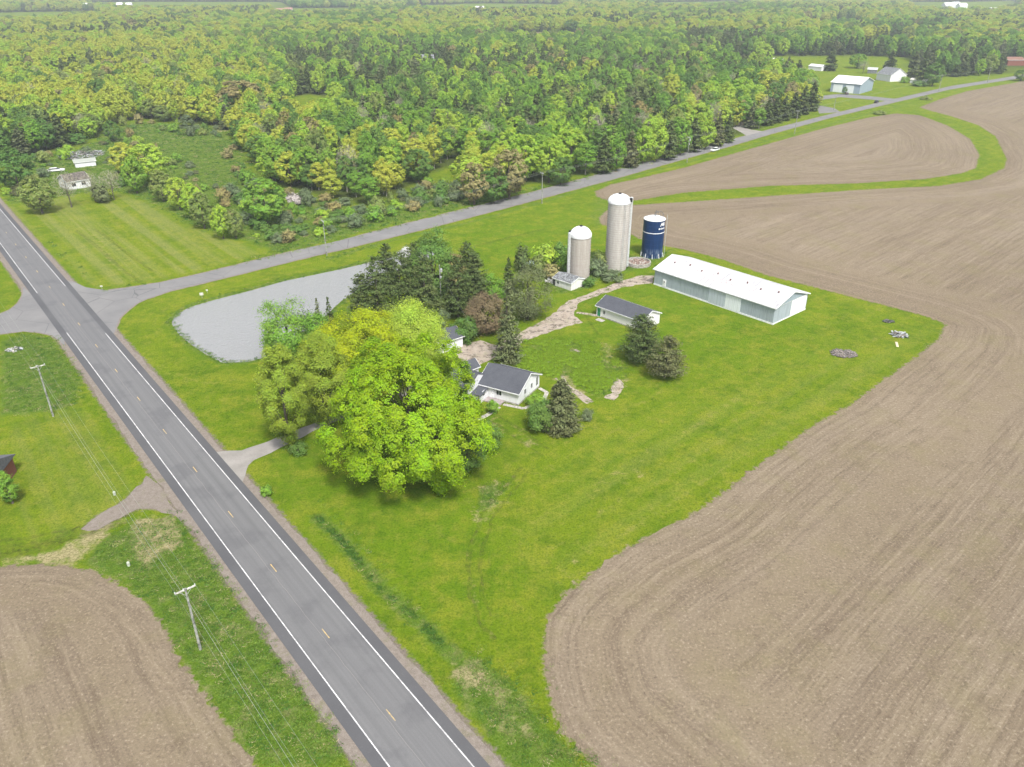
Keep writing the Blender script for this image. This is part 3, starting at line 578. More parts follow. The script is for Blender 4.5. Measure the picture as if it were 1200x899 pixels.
def gable(name, label, cat, A, B, Wd, eave, ridge, wallm, roofm, ov=.35, ove=.3, th=.12, base=True, group=None, fascia=M_TRIM):
    """A -> B is the front long wall (world), building extends to the left of A->B... local x along A->B, y = depth behind; front wall y=-W/2"""
    A = np.array(A); B = np.array(B); L = float(np.linalg.norm(B - A)); ang = math.atan2(B[1] - A[1], B[0] - A[0])
    ex = (B - A) / L; ey = np.array([-ex[1], ex[0]]); o = A + ey * Wd / 2
    r = empty(name, (o[0], o[1], 0), ang); tag(r, label, cat, group)
    mb = MB(); h = Wd / 2; mb.prism([(-h, -.3), (h, -.3), (h, eave), (0, ridge), (-h, eave)], 'x', 0, L); mb.build('wall', wallm, r)
    sl = (ridge - eave) / h
    for sg, nm in ((-1, 'roof'), (1, 'roof')):
        m = MB(); y0, y1 = 0, sg * (h + ove); z0 = ridge + .02; z1 = ridge + .02 - sl * (h + ove)
        prof = [(y0, z0), (y1, z1), (y1, z1 + th), (y0, z0 + th)]
        m.prism(prof if sg < 0 else prof[::-1], 'x', -ov, L + ov); rf = m.build('roof', roofm, r)
        # fascia boards along the rake and the eave
        f = MB()
        f.box(-ov, L + ov, *sorted((sg * (h + ove) + sg * .003, sg * (h + ove) + sg * .05)), z1 - .08, z1 + th - .01)
        for xx in (-ov - .045, L + ov + .003):
            f.hexa([(xx, 0, z0 - .12), (xx + .042, 0, z0 - .12), (xx + .042, y1, z1 - .12), (xx, y1, z1 - .12)], [(xx, 0, z0 + th - .01), (xx + .042, 0, z0 + th - .01), (xx + .042, y1, z1 + th - .01), (xx, y1, z1 + th - .01)])
        f.build('fascia', fascia, rf)
    return r, L, h
# ---------------------------------------------------------------- long pole barn
# front (lower-left) wall runs from the far left corner to the near right corner
Cn = np.array([60.8, 168.7]); Cf = np.array([37.4, 195.5])
barn, BL, BH = gable('pole_barn', 'long galvanised pole barn with white metal roof streaked with rust beside the ploughed field', 'barn', Cf, Cn, 14.3, 4.25, 6.5, M_GALV, M_WROOF, ov=.45, ove=.35)
MB().box(-.06, BL + .06, -BH - .06, -BH - .01, -.2, .42).box(BL + .01, BL + .06, -BH, BH, -.2, .3).build('base_board', M_TRIM, barn)
door(barn, 3.4, 1.1, 2.2, '-y', -BH, M_TRIM, .1); window(barn, 3.4, 1.65, .4, .5, '-y', -BH - .07)
M_DOORG = siding('plain_grey_sliding_door', (.42,.47,.52), 'X', .9, (.3,.34,.36), .6, .55)
for cx, wd, m, lb in ((19.6, 4.6, M_DOORG, 'grey sliding door'), (24.3, 4.4, M_DOORW, 'pale sliding door')):
    d = door(barn, cx, wd, 3.55, '-y', -BH - .01, m, .25, False, 'sliding_door'); d['label'] = lb
    MB().box(cx - wd/2, cx + wd/2, -BH - .14, -BH - .08, 3.78, 3.9).build('door_track', M_STEELG, d)
mb = MB(); mb.prism([(-BH + .1, 4.25), (BH - .1, 4.25), (0, 6.42)], 'x', BL + .02, BL + .07); d = mb.build('gable_panel', M_BLUEG, barn)
d = door(barn, 3.4, 6.6, 3.9, '+x', BL + .01, siding('white_sheet_door', (.80,.82,.83), 'X', .6, (.6,.62,.62), .2, .5), .25, False, 'sliding_door'); d['label'] = 'wide white sliding door'
MB().box(BL + .01, BL + .12, -BH + .2, BH, 4.16, 4.28).build('door_track', M_STEELG, d)
for k in range(8):
    MB().lathe([(.16, 0), (.16, .35), (.26, .42), (.02, .55)], 10).build('roof_vent', simple('rusty_vent', (.20,.13,.11), .8, .2), barn).location = (3 + k * 4.3, -2.2 if k % 2 else -3.0, 6.5 - .32 * (2.2 if k % 2 else 3.0) + .1)
# ---------------------------------------------------------------- small long shed
sA = np.array([20.27, 174.47]); sB = np.array([29.5, 164.9])
shed, SL, SH = gable('garden_shed', 'long low white shed with charcoal shingle roof and green door by the dirt track', 'shed', sA, sB, 7.0, 2.6, 4.1, M_SHEDW, M_SHING, ov=.3, ove=.35)
d = door(shed, .75, .95, 2.05, '-y', -SH, M_GREEN, .05); MB().box(.08, .24, -SH - .09, -SH - .01, .05, 2.3).box(1.26, 1.42, -SH - .09, -SH - .01, .05, 2.3).build('door_post', M_TRIM, d)
window(shed, 2.35, 1.45, .6, .95, '-y', -SH); MB().box(-.05, SL + .04, -SH - .04, -SH - .005, -.2, .22).build('footing', M_CONCW, shed)
tag(MB().box(1.6, 3.6, -SH - 2.4, -SH - 1.0, .0, .09).build('concrete_slab', M_CONCW), 'small pale concrete slab in the grass before the long shed', 'slab'); o = bpy.data.objects['concrete_slab']; o.location = shed.location; o.rotation_euler = shed.rotation_euler
# ---------------------------------------------------------------- farmhouse: main block, wing and porch of one building
hq = np.array([1.2, 130.2]); hg = np.array([4.2, 7.7]); hg /= np.linalg.norm(hg); hl = np.array([-hg[1], hg[0]])
house, HL, HH = gable('farmhouse', 'white farmhouse with dark shingle roof half hidden by the huge yellow-green tree', 'house', hq + hl * 8.6, hq, 8.8, 2.75, 4.95, M_SIDING, M_SHING, ov=.4, ove=.45)
window(house, 4.4, 1.65, 1.1, 1.0, '-y', -HH); 
for cy, ww, hh in ((-1.7, .75, 1.1), (1.0, .75, 1.1), (3.3, .8, 1.9)): window(house, cy, 1.75, ww, hh, '+x', HL)
MB().box(0, HL + .03, -HH - .04, -HH - .005, -.2, .3).box(HL + .005, HL + .04, -HH, HH, -.2, .3).build('foundation', M_CONCW, house)
# wing reaching left from the front of the house: cross gable with a low lean-to over the entrance
mb = MB(); mb.prism([(-9.0, -.3), (-.6, -.3), (-.6, 2.7), (-4.8, 4.7), (-9.0, 2.7)], 'x', -6.6, -.01); mb.build('wing_wall', M_SIDING, house)
for sg in (-1, 1):
    m = MB(); m.prism([(-4.8, 4.72), (-4.8 + sg * 4.5, 4.72 - 4.5 * .476), (-4.8 + sg * 4.5, 4.84 - 4.5 * .476), (-4.8, 4.84)][::(1 if sg < 0 else -1)], 'x', -6.9, .05); m.build('roof', M_SHING, house)
mb = MB(); mb.prism([(-7.3, -.3), (-HH - .01, -.3), (-HH - .01, 2.25), (-7.3, 1.88)], 'x', .05, 1.9); mb.build('porch_wall', M_SIDING, house)
mb = MB(); mb.prism([(-7.7, 1.85), (-HH - .01, 2.28), (-HH - .01, 2.40), (-7.7, 1.97)], 'x', .06, 2.3); mb.build('roof', M_SHING, house)
door(house, 2.75, .95, 2.05, '-y', -HH, M_TRIM, .25); window(house, -6.0, 1.65, .8, 1.0, '+x', 1.9); window(house, -1.6, 1.6, .8, 1.1, '-y', -9.0); window(house, -4.6, 1.6, .8, 1.1, '-y', -9.0)
MB().box(1.95, 5.6, -HH - 1.7, -HH - .05, -.1, .22).build('porch_deck', simple('worn_deck_boards', (.30,.26,.26), .8, .2, bump=.3), house)
# garage attached to nothing, across the yard
ga = np.array(P(516, 415)); gb = np.array(P(542.5, 406)); 
gar, GL_, GH = gable('garage', 'small white garage with dark hipped shingle roof beside the worn gravel pad', 'garage', ga, gb, 5.6, 2.6, 3.9, M_SIDING, M_SHING, ov=.3, ove=.35)
MB().box(GL_ + .0, GL_ + .05, -1.9, 1.9, .05, 2.2).build('garage_door', M_DOORW, gar)
ws = gable('lean_shed', 'little outbuilding whose dark shingle roof peeps out above the house wing', 'shed', P(548, 446), P(561, 441), 3.0, 2.3, 3.4, M_SIDING, M_SHING)[0]; 
# ---------------------------------------------------------------- concrete walks round the house
def walk(pts, wd, label):
    q = np.array(PP(pts)); mb = MB()
    for i in range(len(q) - 1):
        a, b = q[i], q[i+1]; d = (b - a) / np.linalg.norm(b - a); n = np.array([-d[1], d[0]]) * wd / 2
        mb.hexa([(*(a - n), .0), (*(b - n), .0), (*(b + n), .0), (*(a + n), .0)], [(*(a - n), .045 + i * .003), (*(b - n), .045 + i * .003), (*(b + n), .045 + i * .003), (*(a + n), .045 + i * .003)])
    tag(mb.build('footpath', M_CONCW), kind='structure')
walk([(632, 455), (641, 460), (637, 469), (614, 479), (590, 474)], .8, ''); walk([(585, 477), (572, 486), (560, 492)], .9, '')
# ---------------------------------------------------------------- silos
def stave_mat(name, col, col2, pitch=.75, band=(.30,.27,.25)):
    t = NT(name); v = t.objc(); sep = t.n('SeparateXYZ', {0: v}); z = sep.outputs['Z']
    n = t.noise(.5, v, 6, .7); st = t.noise(1., t.mapv(v, (1.6, 1.6, .16)), 5, .65); an = t.math('ARCTAN2', sep.outputs['Y'], sep.outputs['X'])
    c = t.mix(t.ramp(st, .32, .68), col, col2)
    blk = t.n('TexWhiteNoise', {'Vector': t.comb(t.math('FLOOR', t.math('MULTIPLY', an, 9.)), t.math('FLOOR', t.math('DIVIDE', z, pitch)), 0.)}, noise_dimensions='3D').outputs[0]
    c = t.mix(t.math('MULTIPLY', t.ramp(blk, .5, 1.), .22), c, band)
    s1_ = t.math('LESS_THAN', t.math('FRACT', t.math('MULTIPLY', an, 9.)), .10); c = t.mix(t.math('MULTIPLY', s1_, .30), c, band)
    c = t.mix(t.math('MULTIPLY', t.ramp(n, .52, .70), .35), c, (.24,.20,.17)); t.bsdf(c, .9, t.bump(n, .3, .03), .15); return t.m
M_STAVE = stave_mat('grey_concrete_staves', (.36,.345,.325), (.46,.445,.42)); M_STAVE2 = stave_mat('buff_concrete_staves', (.30,.275,.245), (.41,.385,.35))
M_DOME = siding('white_ribbed_dome', (.62,.63,.65), 'X', 9., (.5,.5,.5), .25); M_HOOP = simple('rusty_steel_hoop', (.34,.30,.27), .7, .3)
def silo(px, pyb, Rr, hb, hd, mat, label, pitch, chute_ang):
    x, y = P(px, pyb); y += Rr; r = empty('stave_silo', (x, y, 0)); tag(r, label, 'silo')
    MB().lathe([(Rr, -.3), (Rr, hb)], 48).build('silo_wall', mat, r, False)
    mb = MB(); z = .5
    while z < hb - .1: mb.lathe([(Rr - .02, z - .04), (Rr + .045, z - .04), (Rr + .045, z + .04), (Rr - .02, z + .04)], 48); z += pitch
    mb.build('hoop', M_HOOP, r)
    prof = [(Rr * 1.045 * math.cos(a), hb + hd * math.sin(a)) for a in [i * math.pi / 2 / 8 for i in range(9)]]; prof[-1] = (.35, hb + hd)
    d = MB().lathe([(Rr * 1.045, hb - .25)] + prof, 36).build('dome', M_DOME, r)
    rb = MB()
    for k in range(18):
        a = 2 * math.pi * k / 18; rb.tube([(math.cos(a) * (p[0] + .02), math.sin(a) * (p[0] + .02), p[1] + .02) for p in prof], .035, 4)
    rb.build('dome_rib', M_TRIM, d)
    MB().lathe([(.42, hb + hd - .05), (.42, hb + hd + .28), (.02, hb + hd + .42)], 14).build('cap', M_BLACK, d)
    # covered ladder chute
    a = chute_ang; cx, cy = (Rr + .35) * math.cos(a), (Rr + .35) * math.sin(a)
    MB().lathe([(.45, .4), (.45, hb + .9), (.05, hb + 1.1)], 14, cx, cy).build('chute', M_STEELG, r)
    mb = MB(); t_ = (-math.sin(a), math.cos(a))
    hx, hy = (Rr * 1.02) * math.cos(a - .5), (Rr * 1.02) * math.sin(a - .5); mb.box(hx - .4, hx + .4, hy - .4, hy + .4, hb + .1, hb + 1.1); mb.build('dome_hatch', M_BLACK, d)
    lad = MB(); b = -1.15
    for sgn in (-.22, .22): lad.tube([((Rr + .16) * math.cos(b + sgn / Rr), (Rr + .16) * math.sin(b + sgn / Rr), .5), ((Rr + .16) * math.cos(b + sgn / Rr), (Rr + .16) * math.sin(b + sgn / Rr), hb)], .03, 4)
    for z in np.arange(.8, hb, .6): lad.tube([((Rr + .16) * math.cos(b - .22 / Rr), (Rr + .16) * math.sin(b - .22 / Rr), z), ((Rr + .16) * math.cos(b + .22 / Rr), (Rr + .16) * math.sin(b + .22 / Rr), z)], .022, 4)
    return r, lad
s_t, lad = silo(722.5, 318.5, 2.95, 18.7, 2.0, M_STAVE, 'tallest silo, of pale grey concrete staves with white dome', .62, rad(10)); lad.build('ladder', M_STEELG, s_t)
s_s, lad = silo(679.5, 328.5, 2.75, 11.5, 2.4, M_STAVE2, 'short buff concrete stave silo with white dome and grey side chute', .75, rad(195))
# blue steel silo
x, y = P(765.5, 303.5); BR = 3.05; y += BR; bs = empty('steel_silo', (x, y, 0)); tag(bs, 'dark blue steel silo with flat white top and pale band', 'silo')
t = NT('dark_blue_enamel'); v = t.objc(); sep = t.n('SeparateXYZ', {0: v}); n = t.noise(1., t.mapv(v, (2., 2., .3)), 5, .6); an = t.math('ARCTAN2', sep.outputs['Y'], sep.outputs['X'])
c = t.mix(t.ramp(n, .3, .7), (.003,.017,.066), (.006,.031,.105)); sm = t.math('LESS_THAN', t.math('FRACT', t.math('MULTIPLY', sep.outputs['Z'], .75)), .04); sm2 = t.math('LESS_THAN', t.math('FRACT', t.math('MULTIPLY', an, 3.2)), .02)
c = t.mix(t.math('MULTIPLY', t.math('MAXIMUM', sm, sm2), .4), c, (.05,.10,.2)); c = t.mix(t.math('MULTIPLY', t.math('MULTIPLY', t.ramp(sep.outputs['Z'], 3., 0.), t.ramp(n, .5, .6)), .7), c, (.35,.42,.5))
t.bsdf(c, .4, None, .25); M_BLUE = t.m
MB().lathe([(BR, 0), (BR, 11.0)], 48).build('silo_wall', M_BLUE, bs)
MB().lathe([(BR + .06, 10.85), (BR + .06, 11.02), (BR * .6, 11.5), (.02, 11.7)], 48).build('silo_roof', M_WROOF if False else M_TRIM, bs)
MB().lathe([(BR + .005, 7.3), (BR + .035, 7.3), (BR + .035, 7.5), (BR + .005, 7.5)], 48).build('pale_band', M_TRIM, bs)
for k in range(10):
    a = 2 * math.pi * (k + .3) / 10; mb = MB(); mb.tube([((BR + .35) * math.cos(a), (BR + .35) * math.sin(a), 0), ((BR + .03) * math.cos(a), (BR + .03) * math.sin(a), 1.3)], .09, 6); mb.build('base_brace', M_TRIM, bs)
# emblem and lettering: pale strokes curved round the drum high on the right
em = MB()
def stroke(pts, wdt=.16):
    for (a0, z0), (a1, z1) in zip(pts[:-1], pts[1:]):
        n_ = 3
        for i in range(n_):
            p0 = (a0 + (a1 - a0) * i / n_, z0 + (z1 - z0) * i / n_); p1 = (a0 + (a1 - a0) * (i + 1) / n_, z0 + (z1 - z0) * (i + 1) / n_)
            dz = p1[1] - p0[1]; da = (p1[0] - p0[0]) * BR; L = math.hypot(da, dz) + 1e-6; ox, oz = -dz / L * wdt / 2 / BR, da / L * wdt / 2
            R1 = BR + .02
            em.add([(R1 * math.cos(a), R1 * math.sin(a), z) for a, z in ((p0[0] - ox, p0[1] - oz), (p1[0] - ox, p1[1] - oz), (p1[0] + ox, p1[1] + oz), (p0[0] + ox, p0[1] + oz))], [(0, 1, 2, 3)])
c0 = rad(-50)
stroke([(c0 - .25, 9.4), (c0 - .10, 10.4), (c0 + .02, 9.5), (c0 + .14, 10.5), (c0 + .26, 9.5)], .26); stroke([(c0 - .22, 9.9), (c0 + .25, 9.95)], .2); stroke([(c0 + .1, 9.3), (c0 + .3, 10.3)], .2); em.build('emblem', M_TRIM, bs); em = MB()
for k in range(9): a_ = c0 - .42 + k * .095; stroke([(a_, 8.45), (a_, 8.95)] if k % 3 else [(a_, 8.45), (a_ + .05, 8.95), (a_ + .07, 8.45)], .10)
stroke([(c0 - .42, 8.70), (c0 + .34, 8.75)], .12); em.build('lettering', M_TRIM, bs)
# rail hoop and ladder cage on the roof
mb = MB()
mb.tube([(1.2 + 1.0 * math.cos(a) * 1.3, -.2 + .2 * math.cos(a), 11.5 + 1.6 * math.sin(a)) for a in np.linspace(0, math.pi, 12)], .05, 5)
mb.tube([(.2, -.3, 11.5), (.2, -.3, 13.4), (.9, -.4, 12.6)], .08, 5); mb.tube([(-.3, 0, 11.6), (.0, -.2, 12.9)], .06, 5)
for k in range(6): a = math.pi * (k + .5) / 6; mb.tube([(1.2 + 1.3 * math.cos(a), -.2, 11.4), (1.2 + 1.3 * math.cos(a), -.2, 11.5 + 1.5 * math.sin(a))], .03, 4)
mb.build('roof_rail', simple('dark_pipe', (.12,.13,.14), .5, .4, .3), bs)
mb = MB(); b = rad(-12)
for q in (-.12, .12): mb.tube([((BR + .5) * math.cos(b + q), (BR + .5) * math.sin(b + q), .2), ((BR + .5) * math.cos(b + q), (BR + .5) * math.sin(b + q), 12.1)], .05, 5)
for z in np.arange(.6, 12., .5): mb.tube([((BR + .5) * math.cos(b - .12), (BR + .5) * math.sin(b - .12), z), ((BR + .5) * math.cos(b + .12), (BR + .5) * math.sin(b + .12), z)], .03, 4)
mb.build('ladder', M_STEELG, bs)
# round foundation ring between the silos
x, y = P(749, 312.5); y += 2.0
r = empty('silo_foundation', (x, y, 0)); tag(r, 'low round concrete ring full of rubble between the tall and blue silos', 'foundation')
MB().lathe([(3.5, -.1), (3.5, 1.0), (3.2, 1.0), (3.2, .4)], 36).build('ring_wall', M_CONCW, r)
mb = MB(); rr = random.Random(3)
for k in range(70):
    a, q = rr.uniform(0, 6.28), 3.0 * math.sqrt(rr.random()); s = rr.uniform(.1, .45); X, Y = q * math.cos(a), q * math.sin(a); mb.hexa([(X - s, Y - s * .6, .2), (X + s, Y - s * .5, .2), (X + s * .8, Y + s * .6, .2), (X - s, Y + s * .5, .2)], [(X - s * .7, Y - s * .5, .4 + s * rr.uniform(.5, 1.3)), (X + s * .8, Y - s * .5, .5 + s * .6), (X + s * .6, Y + s * .4, .5 + s), (X - s * .6, Y + s * .4, .4 + s * .8)])
tag(mb.build('rubble', simple('brown_rubble', (.27,.20,.17), .95, .1, var=.4), r), kind='stuff')
# ruined milk house below the short silo
r, L_, H_ = gable('milk_house', 'low white ruined milk house with patchy grey roof against the short silo', 'outbuilding', P(648, 334), P(669, 341), 5.2, 2.0, 2.9, siding('peeling_white_wall', (.66,.66,.64), 'Z', .3, (.35,.33,.28), .5), M_OLDROOF, ov=.2, ove=.2)
window(r, 1.8, 1.15, .8, .7, '-y', -H_, name='window'); door(r, .4, .7, 1.6, '-y', -H_, M_BLACK)
mb = MB(); rr = random.Random(5)
for k in range(26): X, Y = rr.uniform(-2.8, .3), rr.uniform(-3.0, 1.5); a = rr.uniform(0, 3.1); l = rr.uniform(.3, 1.2); dx, dy = math.cos(a) * l, math.sin(a) * l; mb.hexa([(X, Y, .1), (X + dx, Y + dy, .1), (X + dx - dy * .3, Y + dy + dx * .3, .1), (X - dy * .3, Y + dx * .3, .1)], [(X, Y, rr.uniform(.3, 1.2)), (X + dx, Y + dy, rr.uniform(.3, 1.)), (X + dx - dy * .3, Y + dy + dx * .3, .5), (X - dy * .3, Y + dx * .3, .7)])
tag(mb.build('collapsed_wall', simple('broken_white_blocks', (.5,.5,.48), .9, .1, var=.45, scale=5), r), kind='stuff')
# ---------------------------------------------------------------- far buildings
fA, fB = P(972.5, 107.5), P(1006.5, 110.5)
r, L_, H_ = gable('farm_shop', 'blue-grey metal farm shop with white roof on the lawn across the side road', 'barn', fA, fB, 26., 6.3, 9.5, M_GALV2, simple('bright_white_metal_roof', (.82,.81,.79), .5, .4, var=.08), ov=.6, ove=.5)
for cx, wd in ((.17 * L_, .16 * L_), (.33 * L_, .16 * L_), (.66 * L_, .27 * L_)): door(r, cx, wd, 5.0, '-y', -H_, M_DOORW, .1, False, 'sliding_door')
r, L_, H_ = gable('country_house', 'small white gabled house with grey roof among dark trees by the far road', 'house', P(1061, 95), P(1044.5, 92.5), 15., 4.6, 9., M_SIDING, M_OLDROOF)
r, L_, H_ = gable('country_house', 'small white gabled house with grey roof among dark trees by the far road', 'house', P(1045, 93.5), P(1053.5, 95), 11., 5.0, 9.3, M_SIDING, M_OLDROOF) if False else (r, L_, H_)
for q in (.3, .7): window(r, L_ * q, 2.2, 1.6, 1.6, '-y', -H_)
for cy in (-3, 2.5): window(r, cy, 2.4, 1.8, 2.2, '+x', L_)
window(r, 0, 6., 1.6, 1.8, '+x', L_)
gable('porch_annex', 'low flat-roofed white annex right of the small gabled far house', 'shed', P(1066, 97.5), P(1084, 99), 7., 2.6, 3.4, M_SIDING, simple('cream_roof', (.62,.60,.52), .7, .3))
r = gable('mobile_home', 'white mobile home at the back of the far lawn left of the dark tree', 'trailer home', P(947, 82), P(962, 83.5), 8., 3.2, 4.6, M_SIDING, simple('pale_grey_roof', (.55,.56,.58), .6, .3))[0]
gable('tiny_far_shed', 'tiny white shed at the left end of the far lawn', 'shed', P(905, 73.5), P(916, 74), 6., 2.6, 3.6, M_SIDING, M_TRIM)
gable('grey_far_shed', 'small grey shed between the white mobile home and the small gabled far house', 'shed', P(1016, 86), P(1027, 86.5), 7., 3.0, 4.2, M_OLDROOF, M_STEELG)
gable('red_barn', 'rust-red low barn where the side road leaves the picture', 'barn', P(1180, 77), P(1200, 77), 14., 4.5, 6.5, simple('rust_red_boards', (.20,.08,.055), .9, .1), simple('brown_tin_roof', (.20,.11,.08), .8, .2))
gable('bungalow', 'low house with faded rose shingle roof deep among the trees above the side road', 'house', P(781, 128), P(797, 128), 12., 3.0, 5.2, simple('brown_house_wall', (.22,.16,.12), .9, .1), M_PINKROOF)
gable('wood_house', 'grey-roofed house almost swallowed by dark pines in the middle of the woods', 'house', P(494, 84), P(508, 84), 12., 9.0, 12.5, M_SIDING, M_OLDROOF)
for (px, py, wd, lab) in ((324, 19, 26, 'large pink-roofed farmstead barn in the field beyond the left woods'), (334, 18, 14, 'second and smaller pink-roofed shed beside the far farmstead barn'), (96, 11.5, 18, 'white farm building left of the two bright sheds on the left horizon'), (137, 11, 12, 'left one of two bright sheds on the left horizon'), (148, 11, 12, 'right one of two bright sheds on the left horizon'),
                          (1107, 11, 30, 'long white farm building among the trees on the right horizon'), (1117, 10, 16, 'white farmhouse in the middle of the hamlet on the right horizon'), (1124, 11.5, 18, 'pale shed at the right end of the hamlet on the right horizon'), (1161, 18, 14, 'lone white house just under the right horizon'), (558, 16, 16, 'pale far barn over the middle of the woods')):
    x, y = P(px, py); o = 0.
    gable('distant_barn', lab, 'barn', (x, y), (x + wd, y + wd * .15), 14., 9., 13., M_SIDING, M_PINKROOF if 'pink' in lab else M_TRIM)
# white house on the left behind bare trees, with vehicles and junk
r, L_, H_ = gable('bungalow', 'small white bungalow with brown mossy roof behind bare trees on the left', 'house', P(81, 223), P(107, 218.5), 9., 3.0, 5.0, M_SIDING, M_BROWNROOF)
for q in (.26, .70): window(r, L_ * q, 1.7, 1.5, 1.3, '-y', -H_)
gable('greenhouse_lean_to', 'long pale corrugated lean-to shed right behind the white bungalow', 'shed', P(89, 197), P(113, 194.5), 6., 2.2, 2.9, M_SIDING, siding('pale_corrugated_sheet', (.28,.30,.27), 'X', .6, (.35,.36,.3), .5))
# brick house cut by the left edge
bx, by = P(-9, 586)
r = empty('brick_house', (bx, by, 0), rad(8)); tag(r, 'corner of a red brick house with grey roof at the left edge', 'house')
MB().box(-9, .5, 0, 8, -.2, 3.0).build('wall', M_BRICK, r); mb = MB(); mb.prism([(-.6, 2.95), (8.6, 2.95), (4., 5.0)], 'x', -9.5, 0.9); mb.build('roof', simple('slate_grey_shingles', (.13,.13,.15), .85, .2, bump=.3), r)
window(r, 3.4, 1.5, 1.4, 1.2, '+x', .5); mb = MB(); mb.tube([(.8, -1.6, 0), (.8, -1.6, 2.4)], .1, 6); mb.tube([(-1.2, -1.6, 0), (-1.2, -1.6, 2.4)], .1, 6); mb.build('porch_post', M_TRIM, r)
MB().box(-4.5, 1.1, -1.9, -.01, 2.4, 2.6).build('porch_roof', simple('rose_porch_roof', (.30,.15,.12), .8, .2), r)
# ---------------------------------------------------------------- utility poles and wires
def pole(px, pyb, h, arm_ang, label, arm=2.4, group='utility poles', rr=.15, brace=True, can=False, loc=None):
    x, y = P(px, pyb) if loc is None else loc; r = empty('utility_pole', (x, y, 0)); tag(r, label, 'utility pole', group)
    MB().tube([(0, 0, -.2), (0, 0, h)], [rr * 1.15, rr * .8], 10).build('pole', M_GREYPOLE, r)
    d = Vector((math.cos(arm_ang), math.sin(arm_ang), 0)); ends = []
    if arm:
        nrm = Vector((-d.y, d.x, 0)) * (rr + .04); z = h - .35
        mb = MB(); a = -d * arm / 2 + nrm; b = d * arm / 2 + nrm; hw = Vector((-d.y, d.x, 0)) * .07
        mb.hexa([a - hw + Vector((0,0,z-.08)), b - hw + Vector((0,0,z-.08)), b + hw + Vector((0,0,z-.08)), a + hw + Vector((0,0,z-.08))], [a - hw + Vector((0,0,z+.08)), b - hw + Vector((0,0,z+.08)), b + hw + Vector((0,0,z+.08)), a + hw + Vector((0,0,z+.08))])
        arm_o = mb.build('crossarm', M_CROSS, r)
        for s_ in (-.95, -.15, .95):
            p = d * arm / 2 * s_ + nrm; MB().lathe([(.05, z + .09), (.09, z + .16), (.05, z + .2), (.08, z + .26), (.02, z + .32)], 8, p.x, p.y).build('insulator', M_CER, arm_o); ends.append(Vector((x + p.x, y + p.y, z + .3)))
        if brace:
            mb = MB()
            for s_ in (-1, 1): mb.tube([d * arm * .28 * s_ + nrm + Vector((0, 0, z - .09)), nrm + Vector((0, 0, z - .9))], .022, 5)
            mb.build('brace', M_STEELG, arm_o)
    if can:
        MB().lathe([(.02, h - 1.75), (.24, h - 1.7), (.24, h - .95), (.1, h - .85)], 14, .38, -.12).build('transformer', M_STEELG, r)
        MB().lathe([(.1, h - 3.3), (.17, h - 3.2), (.17, h - 2.8), (.03, h - 2.7)], 10, .26, -.15).build('meter_box', M_STEELG, r)
    return r, ends
def wire(a, b, sag, label, group, r=.010):
    pts = [(a[0] + (b[0]-a[0])*t, a[1] + (b[1]-a[1])*t, a[2] + (b[2]-a[2])*t - sag * 4 * t * (1-t)) for t in np.linspace(0, 1, 15)]
    tag(MB().tube(pts, r, 4).build('power_line', M_WIRE), label, 'cable', group)
p2 = np.array(P(235, 761)); p1 = np.array(P(62.5, 488)); dd = p1 - p2
aa = math.atan2(N_[1], N_[0])
_, e2 = pole(0, 0, 9.7, aa, 'nearest utility pole with pale crossarm over the weedy verge at lower left', loc=p2)
_, e1 = pole(0, 0, 10.6, aa, 'utility pole with pale crossarm left of the road below the junction', loc=p1)
o0 = [q - Vector((dd[0], dd[1], 0)) * 1.0 for q in e2]; on = [q + Vector((dd[0], dd[1], 0)) * 1.0 for q in e1]
for k in range(3):
    nm = ('outer', 'middle', 'road-side')[k]
    wire(o0[k], e2[k], 1.0, nm + ' wire leaving the nearest pole toward the bottom of the photo', 'main road wires'); wire(e2[k], e1[k], 1.0, nm + ' wire between the two poles left of the main road', 'main road wires'); wire(e1[k], on[k], 1.0, nm + ' wire leaving the junction pole toward the upper left', 'main road wires')
wire((p2[0], p2[1], 7.6), (p1[0], p1[1], 8.4), 1.3, 'low service cable slung under the wires between the two left poles', 'main road wires', .02)
wire((p2[0], p2[1], 7.6), (p2[0] - dd[0], p2[1] - dd[1], 7.6), 1.3, 'low service cable running from the nearest pole off the bottom edge', 'main road wires', .02)
sidep = []
for px, pb, h, lab in ((383, 299.5, 10.5, 'side road utility pole above the pond'), (635, 238.5, 11.0, 'side road utility pole behind the short silo'), (805, 190.5, 10.8, 'side road utility pole by the white car'), (931, 157, 11.5, 'side road utility pole at the row of dark spruces'),
                       (1100, 107, 10.5, 'side road utility pole by the small gabled house'), (1157, 96.5, 10.5, 'last side road utility pole near the red barn'), (977, 129, 8.0, 'thin pole on the lawn in front of the metal farm shop')):
    _, e = pole(px, pb, h, rad(120 if px < 970 else 100), lab, 2.2 if px != 977 else 0, rr=.14, brace=False, can=(px == 805)); sidep.append(e)
for k in range(5):
    a, b = sidep[k], sidep[k + 1]
    for j in range(3): wire(a[j], b[j], 1.2, ('left', 'middle', 'right')[j] + ' wire on the side road line, span %s' % ('above the pond', 'behind the silos', 'by the white car', 'past the spruces', 'past the gabled house')[k], 'side road wires', .016)
_, ey_ = pole(517.5, 366, 12.0, 0, 'bare pole with grey transformer can in front of the dark pines', 0, can=True)
px_ = P(517.5, 366); wire((sidep[0][1].x, sidep[0][1].y, sidep[0][1].z), (px_[0], px_[1], 11.8), 1.5, 'long wire from the side road line down to the transformer pole', 'yard wires'); wire((px_[0], px_[1], 10.5), (*P(583, 446), 3.2), .8, 'service wire from the transformer pole to the farmhouse', 'yard wires')
